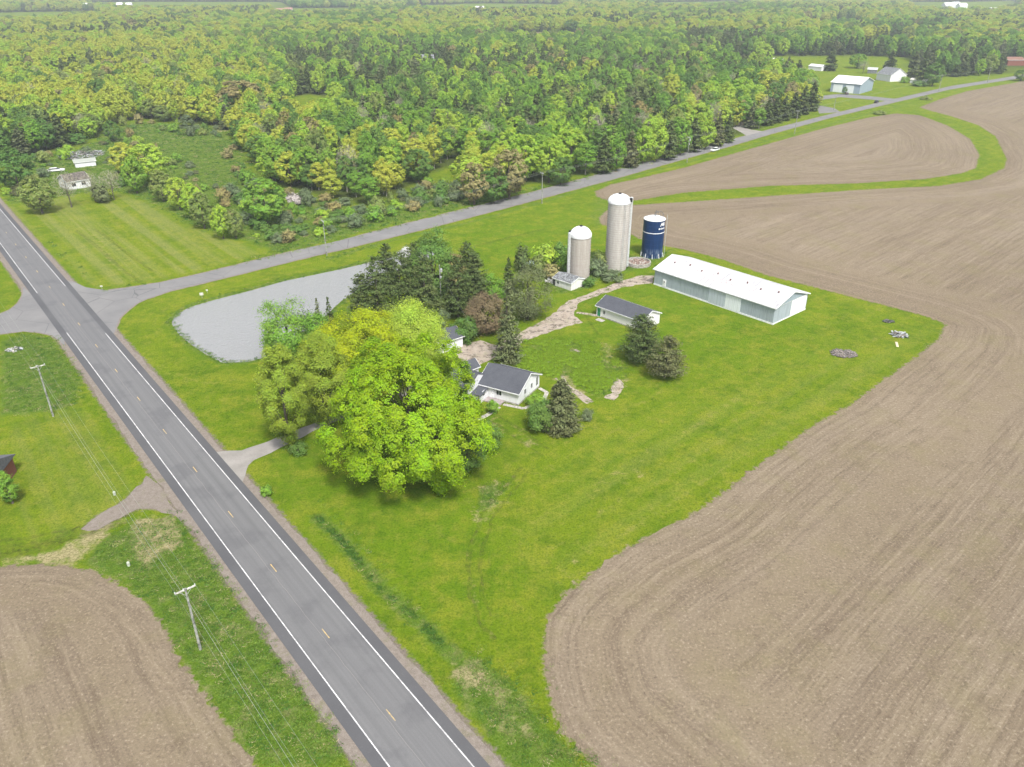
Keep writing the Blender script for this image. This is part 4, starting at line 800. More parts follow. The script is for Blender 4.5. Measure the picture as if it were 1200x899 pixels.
# ---------------------------------------------------------------- vehicles
def car(loc, ang, paint, label, L=4.6):
    r = empty('car', (loc[0], loc[1], .04), ang); tag(r, label, 'car')
    W_ = 1.8; prof = [(-L/2, .35), (-L/2, .8), (-L/2 + .15, .95), (L/2 - 1.1, .95), (L/2 - .1, .8), (L/2, .6), (L/2, .35)]
    MB().prism(prof, 'y', -W_/2, W_/2).build('body', paint, r)
    b = [(-L*.40, -W_/2+.06, .951), (L*.22, -W_/2+.06, .951), (L*.22, W_/2-.06, .951), (-L*.40, W_/2-.06, .951)]; t_ = [(-L*.33, -W_/2+.22, 1.46), (L*.06, -W_/2+.22, 1.46), (L*.06, W_/2-.22, 1.46), (-L*.33, W_/2-.22, 1.46)]
    MB().hexa(b, t_).build('window', M_GLASS, r)
    MB().hexa([(-L*.34, -W_/2+.2, 1.463), (L*.07, -W_/2+.2, 1.463), (L*.07, W_/2-.2, 1.463), (-L*.34, W_/2-.2, 1.463)], [(-L*.32, -W_/2+.24, 1.52), (L*.05, -W_/2+.24, 1.52), (L*.05, W_/2-.24, 1.52), (-L*.32, W_/2-.24, 1.52)]).build('car_roof', paint, r)
    for sx in (-L*.31, L*.31):
        for sy in (-1, 1):
            wv = MB().tube([(sx, sy * (W_/2 - .12), .32), (sx, sy * (W_/2 + .03), .32)], .33, 16).build('wheel', M_BLACK, r); MB().tube([(sx, sy * (W_/2 + .031), .32), (sx, sy * (W_/2 + .045), .32)], .2, 12).build('rim', M_STEELG, wv)
    for sy in (-1, 1): MB().box(L/2 + .002, L/2 + .03, sy * .65 - .15, sy * .65 + .15, .6, .72).build('headlight', M_TRIM, r); MB().box(-L/2 - .03, -L/2 - .002, sy * .7 - .12, sy * .7 + .12, .68, .85).build('tail_light', simple('red_lamp_glass', (.4,.02,.02), .3, .5), r)
    return r
sdir = np.array(P(860, 166.5)) - np.array(P(800, 183.5)); sa = math.atan2(sdir[1], sdir[0])
car(P(837.5, 177.0), sa + math.pi, M_CARW, 'white car driving along the side road', 5.2)
car(P(1027, 120.6), sa + .1, M_CARB, 'black car stopped at the lawn edge beside the side road', 5.5)
car(P(66, 201), rad(20), M_CARW, 'old white car on bare ground left of the white bungalow', 6.5)
car(P(992, 110.5), rad(80), M_CARB, 'dark pickup parked before the farm shop door', 5.5)
# ---------------------------------------------------------------- junk, piles, small things
def debris(name, px, py, rx, ry, n, mats, label, cat, seed, hmax=.8, kind=None, smin=.2, smax=1.2):
    rr = random.Random(seed); mb = MB(); x, y = P(px, py)
    for k in range(n):
        a, q = rr.uniform(0, 6.28), math.sqrt(rr.random()); X, Y = rx * q * math.cos(a), ry * q * math.sin(a); l, wd = rr.uniform(smin, smax), rr.uniform(.08, .45); th_ = rr.uniform(0, 3.14); h = hmax * (1 - q * .7)
        d = Vector((math.cos(th_), math.sin(th_), rr.uniform(-.35, .35))).normalized(); s_ = d.cross(Vector((0, 0, 1))).normalized() * wd / 2; u = s_.cross(d).normalized() * .04; c_ = Vector((X, Y, max(.12, rr.random() * h)))
        a_, b_ = c_ - d * l / 2, c_ + d * l / 2; mb.hexa([a_ - s_ - u, b_ - s_ - u, b_ + s_ - u, a_ + s_ - u], [a_ - s_ + u, b_ - s_ + u, b_ + s_ + u, a_ + s_ + u], rr.randrange(len(mats)))
    o = mb.build(name, mats); o.location = (x, y, 0); tag(o, label, cat, kind=kind); return o
debris('brush_pile', 989, 415, 2.6, 1.9, 260, [M_ASH, M_TIMB, M_ASH], 'flat grey heap of branches and ash on the lawn', 'brush pile', 1, .7, smin=.3, smax=1.6)
debris('scrap_heap', 1054, 393, 1.7, 1.4, 60, [M_TINB, M_TIMB, M_TINB, M_TARP], 'scrap heap with white tin sheets near the corner of the field', 'scrap heap', 2, .9, smin=.5, smax=2.2)
debris('tarp_heap', 1041, 377, 1.3, .7, 60, [M_TARP, M_ASH], 'low dark heap just above the scrap heap with white tin', 'heap', 3, .4)
o = MB().box(-.25, .25, -1.3, 1.3, .02, .12).build('plank', M_BOARD); x, y = P(1051, 404); o.location = (x, y, 0); o.rotation_euler = (0, 0, rad(-18)); tag(o, 'pale plank lying in the grass below the scrap heap', 'plank')
debris('junk_pile', 95, 182, 9.5, 9.5, 420, [M_TINB, M_CONCW, M_TIMB, M_TARP, M_TINB], 'large heap of white and grey junk behind the white bungalow', 'junk pile', 4, 1.9, smin=.5, smax=2.8)
debris('rubble_patch', 17, 410, 1.6, 1.2, 50, [M_TARP, M_TINB, M_CONCW], 'culvert mouth with white broken rubble in the weeds at left', 'rubble', 6, .35)
debris('stone_heap', 857 - 214, 425 + 0, .1, .1, 3, [M_CONCW], 'small pale stones at the edge of the weedy garden', 'stones', 7, .2)
o = MB().lathe([(.02, 0), (.22, .0), (.22, .55), (.17, .65), (.03, .72)], 12).build('utility_pedestal', M_YELLOWP); x, y = P(151, 663); o.location = (x, y, 0); tag(o, 'pale green utility pedestal in the grass above the lower left field', 'pedestal', 'utility pedestals')
o = o.copy(); COL.objects.link(o); x, y = P(134.5, 580); o.location = (x, y, 0); tag(o, 'pale utility pedestal on the lawn beside the gravel track', 'pedestal', 'utility pedestals')
def sign(px, py, h, wd, hh, label, m=M_SIGNW, ang=0.):
    x, y = P(px, py); r = empty('road_sign', (x, y, 0), ang); tag(r, label, 'sign'); MB().tube([(0, 0, -.1), (0, 0, h)], .035, 6).build('post', M_STEELG, r); MB().box(-wd/2, wd/2, -.06, -.036, h - hh, h).build('plate', m, r)
sign(237, 349.5, 1.5, .9, .7, 'small white sign on the bank above the pond', ang=.3); sign(243, 343.5, 1.0, .5, .4, 'low cream sign right of the white one above the pond', ang=.3)
sign(867.5, 147.5, 2.2, 3.2, 2.2, 'cream gate board at the driveway mouth among the spruces', M_BOARD)
def mailbox(px, py, label, ang):
    x, y = P(px, py); r = empty('mailbox', (x, y, 0), ang); tag(r, label, 'mailbox'); MB().box(-.05, .05, -.05, .05, -.1, 1.05).build('post', M_GREYPOLE, r)
    mb = MB(); mb.prism([(-.14, 1.05), (.14, 1.05), (.14, 1.2)] + [(.14 * math.cos(a), 1.2 + .12 * math.sin(a)) for a in np.linspace(.3, 2.84, 6)] + [(-.14, 1.2)], 'x', -.28, .28); mb.build('box', M_SIGNW, r)
mailbox(120, 340.5, 'mailbox on a post at the upper corner of the junction', 0.2)
o = MB().lathe([(1.1, -.05), (1.25, .25), (.9, .65), (.02, .8)], 16).build('stock_tank', simple('pale_teal_tank', (.40,.52,.50), .5, .4)); x, y = P(622, 309); o.location = (x, y, 0); tag(o, 'pale teal round tank in the brush left of the short silo', 'tank')
# ================================================================ FOLIAGE MATERIALS
K_LEAF = 2.15
def leafmat(name, a, b, tr=.42, spec=.12, hue=.5):
    """leaf colour varies from tree to tree (a..b), over the site, and from leaf clump to leaf clump"""
    t = NT(name); oi = t.n('ObjectInfo'); rnd = oi.outputs['Random']; loc = oi.outputs['Location']
    lv = t.attr('lv'); cl = t.attr('cv')
    big = t.noise(.012, loc, 3, .6); f = t.math('ADD', t.math('MULTIPLY', rnd, .65), t.math('MULTIPLY', t.math('SUBTRACT', big, .5), 1.6), clamp=True)
    a = tuple(x * K_LEAF for x in a); b = tuple(x * K_LEAF for x in b)
    c = t.mix(f, a, b)
    hsv = t.n('HueSaturation', {'Color': c, 'Hue': t.math('ADD', .5, t.math('MULTIPLY', t.math('SUBTRACT', cl, .5), .035)), 'Saturation': t.math('ADD', .92, t.math('MULTIPLY', lv, .1)),
                                'Value': t.math('ADD', .70, t.math('ADD', t.math('MULTIPLY', lv, .36), t.math('MULTIPLY', cl, .24)))})
    b1 = t.n('BsdfPrincipled', {'Base Color': hsv.outputs[0], 'Roughness': .62, 'Specular IOR Level': spec})
    if tr:
        b2 = t.n('BsdfTranslucent', {'Color': hsv.outputs[0]}); mx = t.n('MixShader', {0: tr, 1: b1.outputs[0], 2: b2.outputs[0]}); t.t.links.new(mx.outputs[0], t.out.inputs[0])
    else: t.t.links.new(b1.outputs[0], t.out.inputs[0])
    return t.m
LM = dict(
    gold = leafmat('spring_gold_leaves', (.225,.240,.030), (.175,.220,.024)),
    lime = leafmat('spring_lime_leaves', (.150,.232,.022), (.200,.250,.028)),
    green = leafmat('fresh_green_leaves', (.082,.158,.018), (.128,.205,.024)),
    mid = leafmat('mid_green_leaves', (.058,.110,.022), (.086,.142,.028)),
    olive = leafmat('olive_leaves', (.105,.140,.038), (.145,.165,.042)),
    brown = leafmat('budding_brown_twigs', (.135,.115,.042), (.11,.11,.05), .2),
    pine = leafmat('dark_conifer_needles', (.036,.052,.014), (.050,.066,.020), .12),
    spruce = leafmat('grey_green_needles', (.054,.066,.026), (.068,.080,.034), .1),
    cedar = leafmat('brownish_cedar_needles', (.056,.060,.024), (.045,.062,.024), .06),
    grey = leafmat('grey_green_shrub_leaves', (.075,.105,.050), (.095,.115,.06)),
    hero = leafmat('huge_maple_leaves', (.116,.186,.003), (.116,.186,.003), .36),
    yellow = leafmat('yellow_maple_leaves', (.168,.205,.003), (.168,.205,.004), .34),
    feather = leafmat('feathery_pale_leaves', (.118,.160,.014), (.115,.155,.015), .3),
    copper = leafmat('copper_leaves', (.080,.062,.034), (.08,.062,.034), .2),
    blossom = leafmat('pale_blossom', (.22,.20,.19), (.22,.2,.19), .2),
    white = leafmat('white_blossom', (.27,.27,.27), (.27,.27,.27), .2),
    bare = leafmat('bare_grey_twigs', (.15,.135,.105), (.13,.125,.09), .0),
)
t = NT('tree_bark'); v = t.objc(); n = t.noise(1., t.mapv(v, (5, 5, 1)), 5, .7); t.bsdf(t.mix(n, (.045,.038,.03), (.16,.14,.115)), .95, t.bump(n, .6, .03), .1); M_BARK = t.m
t = NT('pale_aspen_bark'); v = t.objc(); n = t.noise(1., t.mapv(v, (3, 3, 3)), 4, .7); t.bsdf(t.mix(t.ramp(n, .4, .6), (.32,.31,.27), (.12,.11,.09)), .9, None, .1); M_ASPEN = t.m
# ================================================================ CROWNS (numpy leaf clouds, every leaf is a face)
def unit(v): return v / (np.linalg.norm(v, axis=-1, keepdims=True) + 1e-9)
def leaves_to_mesh(name, C, Nn, size, lv, cv, aspect=1.5, mat=None, rng=RNG, updir=None):
    n = len(C); r = rng.normal(size=(n, 3)); tdir = unit(np.cross(Nn, r)) if updir is None else unit(updir - Nn * (updir * Nn).sum(1, keepdims=True)); b = np.cross(Nn, tdir)
    s = size[:, None]; bend = Nn * s * .22
    V = np.stack([C - tdir * s * aspect * .5, C + b * s * .5 + bend, C + tdir * s * aspect * .5, C - b * s * .5 + bend], 1).reshape(-1, 3)
    Q = np.arange(n * 4).reshape(n, 4); me = npmesh(name, V, Q, mat)
    addattr(me, 'lv', lv, 'FACE'); addattr(me, 'cv', cv, 'FACE'); return me
def broad_crown(name, R, z0, z1, seed, lrr=(.26, .42), lst=1.0, nlobe=26, nclump=16, nleaf=14, leaf=.35, mat=None, droop=0., top=.62, flat=1.0, loose=.16, wob=.22, core=.45):
    """rounded crown: lobes on an uneven envelope, each lobe a shell of leaf clumps"""
    rng = np.random.default_rng(seed); hz = (z1 - z0) / 2; cz = z0 + hz * 2 * (1 - top) if False else (z0 + z1) / 2
    # golden spiral lobe centres over the envelope
    i = np.arange(nlobe) + .5; ph = np.arccos(1 - 2 * i / nlobe); th_ = math.pi * (1 + 5 ** .5) * i + rng.uniform(0, 6)
    d = np.stack([np.cos(th_) * np.sin(ph), np.sin(th_) * np.sin(ph), np.cos(ph)], 1); d = unit(d + rng.normal(0, .18, d.shape))
    env = 1 + rng.uniform(-wob, wob * .8, nlobe)
    # envelope: wider below the middle, narrower on top
    k = np.clip(d[:, 2], -1, 1); wid = np.where(k > 0, 1 - .18 * k, 1 - .25 * k * k)
    lr = rng.uniform(lrr[0], lrr[1], nlobe) * R
    cen = np.stack([d[:, 0] * wid * (R - lr * .75) * env, d[:, 1] * wid * (R - lr * .75) * env, cz + d[:, 2] * (hz - lr * .62 * hz / R) * env], 1)
    cen = np.vstack([cen, [[0, 0, cz + hz * .1]]]); lr = np.append(lr, R * .5); L = len(cen)
    # clumps
    m = L * nclump; li = np.repeat(np.arange(L), nclump); cd = unit(rng.normal(size=(m, 3)) + np.array([0, 0, .35])); out = unit(cen[li] - np.array([0, 0, cz - hz * .3])); cd = unit(cd + out * .75); outc = unit(cen[li] * np.array([1, 1, 1.]) - np.array([0, 0, cz - hz * .5]))
    cc = cen[li] + cd * lr[li][:, None] * rng.uniform(.7, 1.08, (m, 1)) * np.array([1, 1, flat * lst]); cvv = rng.random(m) * .6 + np.repeat(rng.random(L) * .4, nclump)
    n = m * nleaf; ci = np.repeat(np.arange(m), nleaf); sp_ = loose * R * rng.uniform(.6, 1.3, (m, 1))[ci]
    off = rng.normal(size=(n, 3)) * sp_ * np.array([1, 1, .8]); C = cc[ci] + off; C[:, 2] -= droop * (np.linalg.norm(off[:, :2], axis=1) + np.linalg.norm(C[:, :2], axis=1) ** 2 / R * .12)
    q = (C / np.array([R, R, hz]) - np.array([0, 0, cz / hz])); keep = (np.linalg.norm(q, axis=1) > core) & (C[:, 2] > .15); C, ci, off = C[keep], ci[keep], off[keep]
    Nn = unit(cd[ci] * 1.0 + outc[ci] * .7 + unit(off) * .35 + rng.normal(0, .42, C.shape) + np.array([0, 0, .25]))
    me = leaves_to_mesh(name, C, Nn, leaf * rng.uniform(.6, 1.3, len(C)), rng.random(len(C)), cvv[ci], 1.4, mat, rng); return me, cen
def conifer_crown(name, R, z0, z1, seed, whorls=26, per=9, dens=26, leaf=.42, mat=None, droop=.25, taper=1.0, rag=.25):
    rng = np.random.default_rng(seed); Cs, Ns, Us, cvs = [], [], [], []
    for w in range(whorls):
        f = (w + rng.random() * .6) / whorls; z = z0 + (z1 - z0) * f; L0 = R * (1 - f) ** taper * (.55 + .45 * min(1, f * 6 + .35)) + .12 * R * (1 - f)
        for b in range(max(4, int(per * (1 - f * .5)))):
            a = rng.uniform(0, 2 * math.pi); L = L0 * rng.uniform(1 - rag, 1 + rag * .5); n = max(5, int(dens * (L / R) + 3)); s = rng.uniform(.12, 1, n) ** .8 * L
            da = rng.normal(0, .16, n); x = np.cos(a + da) * s; y = np.sin(a + da) * s; zz = z - droop * s + .12 * s * s / (L + .1) + rng.normal(0, .10 * R * .6, n) * .6
            Cs.append(np.stack([x, y, zz], 1)); dirv = np.array([math.cos(a), math.sin(a), -droop * .6]); Us.append(np.repeat(dirv[None], n, 0) + rng.normal(0, .35, (n, 3)))
            Ns.append(unit(np.repeat(np.array([[math.cos(a) * .35, math.sin(a) * .35, .8]]), n, 0) + rng.normal(0, .45, (n, 3)))); cvs.append(np.full(n, rng.random()))
    C = np.vstack(Cs); tip = rng.normal(0, .05 * R, (30, 3)); tip[:, 2] = rng.uniform(z1 - .12 * (z1 - z0), z1, 30); C = np.vstack([C, tip]); N_2 = np.vstack(Ns + [unit(rng.normal(size=(30, 3)))]); U_ = np.vstack(Us + [np.tile([0, 0, 1.], (30, 1))]); cv = np.append(np.concatenate(cvs), np.full(30, .6))
    return leaves_to_mesh(name, C, N_2, leaf * rng.uniform(.6, 1.3, len(C)), rng.random(len(C)), cv, 1.9, mat, rng, U_)
def trunk_mesh(h, r, cens, seed, mat, reach=.8, nl=10):
    """tapered trunk that forks into limbs running out to the crown's lobes"""
    rr = random.Random(seed); mb = MB(); lean = Vector((rr.uniform(-.03, .03), rr.uniform(-.03, .03), 1)) 
    pts = [lean * (h * f) + Vector((rr.uniform(-.08, .08), rr.uniform(-.08, .08), 0)) * (f > .1) for f in (0, .12, .3, .5, .7, .85)]; pts[0].z = -.25
    mb.tube(pts, [r * 1.35, r, r * .85, r * .62, r * .38, r * .12], 8)
    if cens is not None:
        for c in rr.sample(list(cens), min(nl, len(cens))):
            c = Vector(c); s = lean * min(max(.12 * h, c.z * rr.uniform(.35, .6)), h * .7); e = s + (c - s) * reach; mid = s + (e - s) * .5 + Vector((0, 0, -.04 * h)); mb.tube([s, mid, e], [r * .42, r * .26, r * .07], 5)
    n = len(mb.v); me = bpy.data.meshes.new('trunk'); me.from_pydata(mb.v, [], mb.f); me.update(); me.materials.append(mat); return me
def twig_crown(name, R, z0, z1, seed, n, mat, lf=.10):
    """mostly bare crown: fine upward-fanning twigs"""
    rng = np.random.default_rng(seed); cz = (z0 + z1) / 2; hz = (z1 - z0) / 2; d = unit(rng.normal(size=(n, 3)) + np.array([0, 0, .3])); q = rng.random((n, 1)) ** .45; C = d * q * np.array([R, R, hz]) + np.array([0, 0, cz])
    up = unit(d + np.array([0, 0, .8]) + rng.normal(0, .3, d.shape)); return leaves_to_mesh(name, C, unit(rng.normal(size=C.shape)), lf * rng.uniform(.6, 1.4, n), rng.random(n), rng.random(n), 9., mat, rng, up)
# ---- prototypes used by many trees (unit sizes: metres at scale 1)
PROT = {'broad': [], 'aspen': [], 'conifer': [], 'shrub': [], 'twig': []}
for k in range(5):
    R = 4.2; h = 13.; cr, cen = broad_crown('crown', R, 1.6, h, 100 + k, nlobe=64, nclump=9, nleaf=12, leaf=.32, loose=.050, mat=LM['green'], wob=(.05,.10,.14,.08,.12)[k], lrr=(.15, .25), lst=1.4)
    PROT['broad'].append((cr, trunk_mesh(h, .24, cen, k, M_BARK, nl=7), R, h))
for k in range(4):
    R = 2.6; h = 13.; cr, cen = broad_crown('crown', R, 2.6, h, 200 + k, nlobe=34, nclump=10, nleaf=11, leaf=.29, lrr=(.2, .32), lst=1.3, loose=.10, mat=LM['green'], wob=.20)
    PROT['aspen'].append((cr, trunk_mesh(h, .14, cen, 30 + k, M_ASPEN, nl=5), R, h))
for k in range(4):
    R = 3.1; h = 14.; cr = conifer_crown('crown', R, .9, h, 300 + k, whorls=24, per=9, dens=14, leaf=.60, mat=LM['pine'], taper=(.40,.45,.52,.70)[k], rag=.4)
    PROT['conifer'].append((cr, trunk_mesh(h, .2, None, 60 + k, M_BARK), R, h))
for k in range(4):
    R = 1.5; h = 2.3; cr, cen = broad_crown('crown', R, .1, h, 400 + k, nlobe=13, nclump=9, nleaf=8, leaf=.26, loose=.16, mat=LM['grey'], wob=.35, core=.3)
    PROT['shrub'].append((cr, trunk_mesh(1.6, .06, cen, 90 + k, M_BARK, nl=6), R, h))
for k in range(2):
    R = 3.6; h = 10.; cr = twig_crown('crown', R, 2.5, h, 500 + k, 1100, LM['bare'], .07); cen = [(R * .6 * math.cos(a), R * .6 * math.sin(a), 6 + (j % 3) * 1.2) for j, a in enumerate(np.linspace(0, 6, 12))]
    PROT['twig'].append((cr, trunk_mesh(h, .16, cen, 120 + k, M_BARK, nl=12), R, h))
PN = {'broad': 'broadleaf_tree', 'aspen': 'aspen_tree', 'conifer': 'conifer_tree', 'shrub': 'shrub', 'twig': 'bare_tree'}
PC = {'broad': 'tree', 'aspen': 'tree', 'conifer': 'conifer', 'shrub': 'shrub', 'twig': 'tree'}
def plant(kind, x, y, h, R, fam, label, group=None, rz=None, name=None):
    """one tree: an Empty with a crown and a trunk; meshes are shared, the leaf colour is the object's own"""
    pr = PROT[kind]; cr, tr, R0, h0 = pr[random.randrange(len(pr))]
    r = empty(name or PN[kind], (x, y, -.05), random.uniform(0, 6.28) if rz is None else rz); tag(r, label, PC[kind], group); r.scale = (R / R0, R / R0, h / h0)
    c = link('crown', cr, r); c.material_slots[0].link = 'OBJECT'; c.material_slots[0].material = LM[fam]; link('stem' if kind == 'shrub' else 'trunk', tr, r); return r
def special(name, label, cat, x, y, crown, trunk, group=None, rz=0.):
    r = empty(name, (x, y, -.05), rz); tag(r, label, cat, group); link('crown', crown, r); link('trunk', trunk, r); return r
def at(cx, yt, yb, wpx, kf=.93):
    """from the photo: trunk foot (cx, yb), crown top row, crown width -> world x, y, height, radius"""
    x, y = P(cx, yb); h = top_of(cx, yb, yt) * kf; return x, y, h, wpx * depth(x, y, h * .5) / F / 2
# ================================================================ THE YARD TREES
def big(name, label, cx, yt, yb, wpx, fam, seed, leaf, nl, nc, nlf, z0f=.08, kf=.93, cat='tree', bark=None, droop=.0, loose=.10, wob=.24, group=None, flat=1., tr=.026, core=.45, lrr=(.26, .42), lst=1.):
    x, y, h, R = at(cx, yt, yb, wpx, kf); cr, cen = broad_crown('crown', R, h * z0f, h, seed, nlobe=nl, nclump=nc, nleaf=nlf, leaf=leaf, mat=LM[fam], droop=droop, loose=loose, wob=wob, flat=flat, core=core, lrr=lrr, lst=lst)
    return special(name, label, cat, x, y, cr, trunk_mesh(h, h * tr, cen, seed, bark or M_BARK, nl=14), group)
big('maple_tree', 'huge spreading yellow-green tree covering the left side of the farmhouse', 486, 404, 553, 180, 'hero', 1, .20, 130, 34, 46, .04, .90, droop=.35, loose=.026, wob=.30, lrr=(.09, .20), lst=1.5, core=.45)
big('maple_tree', 'bright yellow tree with a bare dark limb, directly behind the huge yellow-green one', 428, 371, 470, 124, 'yellow', 2, .19, 60, 34, 42, .1, .92, droop=.2, loose=.05, wob=.3, lrr=(.15, .28), lst=1.2)
big('ash_tree', 'tall feathery pale green tree standing astride the driveway', 342, 392, 527, 54, 'feather', 3, .16, 70, 22, 30, .10, .93, loose=.08, wob=.16, tr=.014, core=.2, lrr=(.16,.28), lst=1.6)
big('ash_tree', 'pale green tree between the driveway tree and the bright yellow one', 385, 390, 500, 62, 'feather', 4, .16, 70, 22, 30, .10, .93, loose=.08, wob=.16, tr=.014, core=.2, lrr=(.16,.28), lst=1.6)
big('willow_tree', 'medium green bushy tree leaning over the near edge of the pond', 340, 357, 420, 66, 'green', 5, .26, 30, 22, 18, .02, .95, loose=.11, wob=.34, core=.3)
big('willow_tree', 'smaller green tree just right of the bushy tree at the pond edge', 372, 368, 424, 40, 'green', 6, .26, 22, 20, 16, .02, .95, loose=.12, wob=.3, core=.3)
big('round_tree', 'dense round green tree touching the small garage', 484, 353, 440, 78, 'lime', 7, .18, 70, 26, 30, .06, .93, loose=.09, wob=.14)
big('copper_bush', 'spreading reddish brown tree beside the grassy yard behind the garage', 568, 343, 390, 46, 'copper', 8, .22, 30, 22, 20, .02, .95, loose=.10, wob=.24, core=.3)
big('grey_tree', 'loose grey-green tree between the reddish one and the short silo', 618, 309, 374, 50, 'spruce', 9, .24, 28, 20, 18, .02, .95, loose=.13, wob=.3, core=.2)
big('round_bush', 'bright green rounded bush above the reddish tree', 577, 322, 356, 36, 'green', 10, .22, 20, 18, 16, .0, .95, loose=.10, cat='bush')
big('lilac_bush', 'dark green bush right beside the small garage', 545, 372, 400, 30, 'mid', 11, .22, 20, 18, 16, .0, .95, loose=.12, cat='bush', core=.3)
big('round_bush', 'dark green bush left of the brownish cedar by the farmhouse', 634, 472, 503, 36, 'mid', 12, .20, 22, 20, 16, .0, .95, loose=.12, cat='bush', core=.3)
big('yard_shrub', 'dark green shrub peeping out at the right foot of the huge yellow-green tree', 571, 498, 528, 30, 'mid', 13, .2, 18, 18, 14, .0, .95, cat='bush', core=.3, loose=.13)
big('yard_shrub', 'second dark shrub, lower left of the one at the foot of the huge tree', 548, 512, 552, 36, 'mid', 14, .2, 18, 18, 14, .0, .95, cat='bush', core=.3, loose=.13)
big('twiggy_bush', 'thin grey bush at the upper left corner of the small garage', 520, 358, 392, 16, 'grey', 15, .14, 14, 14, 14, .0, .95, cat='bush', core=.0, loose=.2)
big('foundation_shrub', 'low green plants along the right gable wall of the farmhouse', 627, 463, 474, 22, 'green', 16, .16, 16, 12, 12, .0, .95, cat='bush', core=.0, loose=.16)
big('foundation_shrub', 'low green bush left of the farmhouse deck', 578, 468, 484, 14, 'green', 17, .16, 12, 12, 12, .0, .95, cat='bush', core=.0, loose=.16)
big('foundation_shrub', 'small green clump on the grass at the foot of the driveway tree', 350, 518, 532, 22, 'mid', 18, .16, 12, 12, 12, .0, .95, cat='bush', core=.0, loose=.16)
big('lawn_shrub', 'small lone shrub on the lawn below the driveway mouth', 313, 570, 580, 12, 'green', 19, .16, 12, 10, 12, .0, .95, cat='bush', core=.0, loose=.18)
big('corner_shrub', 'dark green bush against the red brick house at the left edge', 15, 550, 590, 18, 'green', 20, .16, 20, 18, 14, .0, .95, cat='bush', core=.2, loose=.13)
big('white_bush', 'white blossoming bush at the far end of the pond', 476, 290, 306, 15, 'white', 21, .22, 14, 12, 14, .0, .95, cat='bush', core=.2, loose=.16)
big('small_bush', 'small grey bush on the corner of the weedy garden', 688, 480, 492, 14, 'grey', 22, .16, 10, 10, 12, .0, .95, cat='bush', core=0., loose=.2)
def coni(name, label, cx, yt, yb, wpx, fam, seed, leaf=.34, wh=34, per=11, dens=30, taper=.8, droop=.28, rag=.25, group=None, z0=.03):
    if name == 'white_pine': taper, rag, droop, dens, leaf, z0 = .40, .5, -.05, int(dens * 1.5), leaf * .72, .10
    x, y, h, R = at(cx, yt, yb, wpx, .97); cr = conifer_crown('crown', R, h * z0, h, seed, wh, per, dens, leaf, LM[fam], droop, taper, rag); return special(name, label, 'conifer', x, y, cr, trunk_mesh(h, h * .016, None, seed, M_BARK), group)
coni('norway_spruce', 'tall thin grey-green spruce standing alone behind the farmhouse roof', 596, 324, 424, 36, 'spruce', 31, .26, 44, 10, 30, .75, .35, .3)
coni('white_pine', 'dense dark green conifer hiding the end of the long shed', 750, 367, 423, 48, 'pine', 32, .28, 34, 13, 34, .62, .2, .3)
coni('white_pine', 'thinner grey-brown tinged conifer right of the dense dark one on the lawn', 779, 393, 442, 47, 'cedar', 33, .26, 32, 12, 30, .62, .15, .35)
coni('red_cedar', 'brownish cone-shaped cedar by the footpath right of the farmhouse', 657, 443, 503, 48, 'cedar', 34, .26, 34, 15, 36, .50, .12, .3)
for i, (cx, yt, yb, wp, fam, lb) in enumerate([
    (456, 284, 345, 30, 'pine', 'small dark pine poking up at the left back of the grove beside the pond'), (428, 318, 396, 40, 'pine', 'dark pine at the lower left corner of the grove beside the pond'),
    (446, 297, 398, 52, 'pine', 'broad dark pine second from the left in the grove beside the pond'), (474, 292, 388, 52, 'pine', 'tall dark pine in the middle front of the grove beside the pond'),
    (500, 296, 384, 46, 'pine', 'dark pine just left of the transformer pole'), (509, 268, 350, 54, 'mid', 'tallest dark green tree at the back of the grove beside the pond'),
    (537, 300, 372, 44, 'pine', 'dark pine just right of the transformer pole'), (558, 294, 362, 36, 'pine', 'dark pine at the right end of the grove beside the pond'),
    (548, 282, 340, 34, 'pine', 'dark pine at the back right of the grove beside the pond'), (487, 283, 350, 40, 'pine', 'dark pine at the back of the grove, behind the tall middle one')]):
    if fam == 'mid': big('oak_tree', lb, cx, yt, yb, wp, 'mid', 40 + i, .28, 34, 24, 18, .06, .95, loose=.10)
    else: coni('white_pine', lb, cx, yt, yb, wp, fam, 40 + i, .36, 30, 11, 26, .6, .15, .35)
big('autumnal_tree', 'tree with a rusty yellow top inside the dark pine grove', 533, 294, 352, 26, 'brown', 52, .24, 20, 18, 16, .1, .95, loose=.12)
coni('young_pine', 'left one of two young pines on the pond bank', 375, 348, 389, 17, 'spruce', 53, .22, 22, 8, 16, .8); coni('young_pine', 'right one of two young pines on the pond bank', 388, 347, 388, 17, 'pine', 54, .22, 22, 8, 16, .8)
coni('young_spruce', 'small dark spruce behind the round bright bush', 596, 300, 345, 20, 'pine', 55, .26, 24, 9, 18, .7)
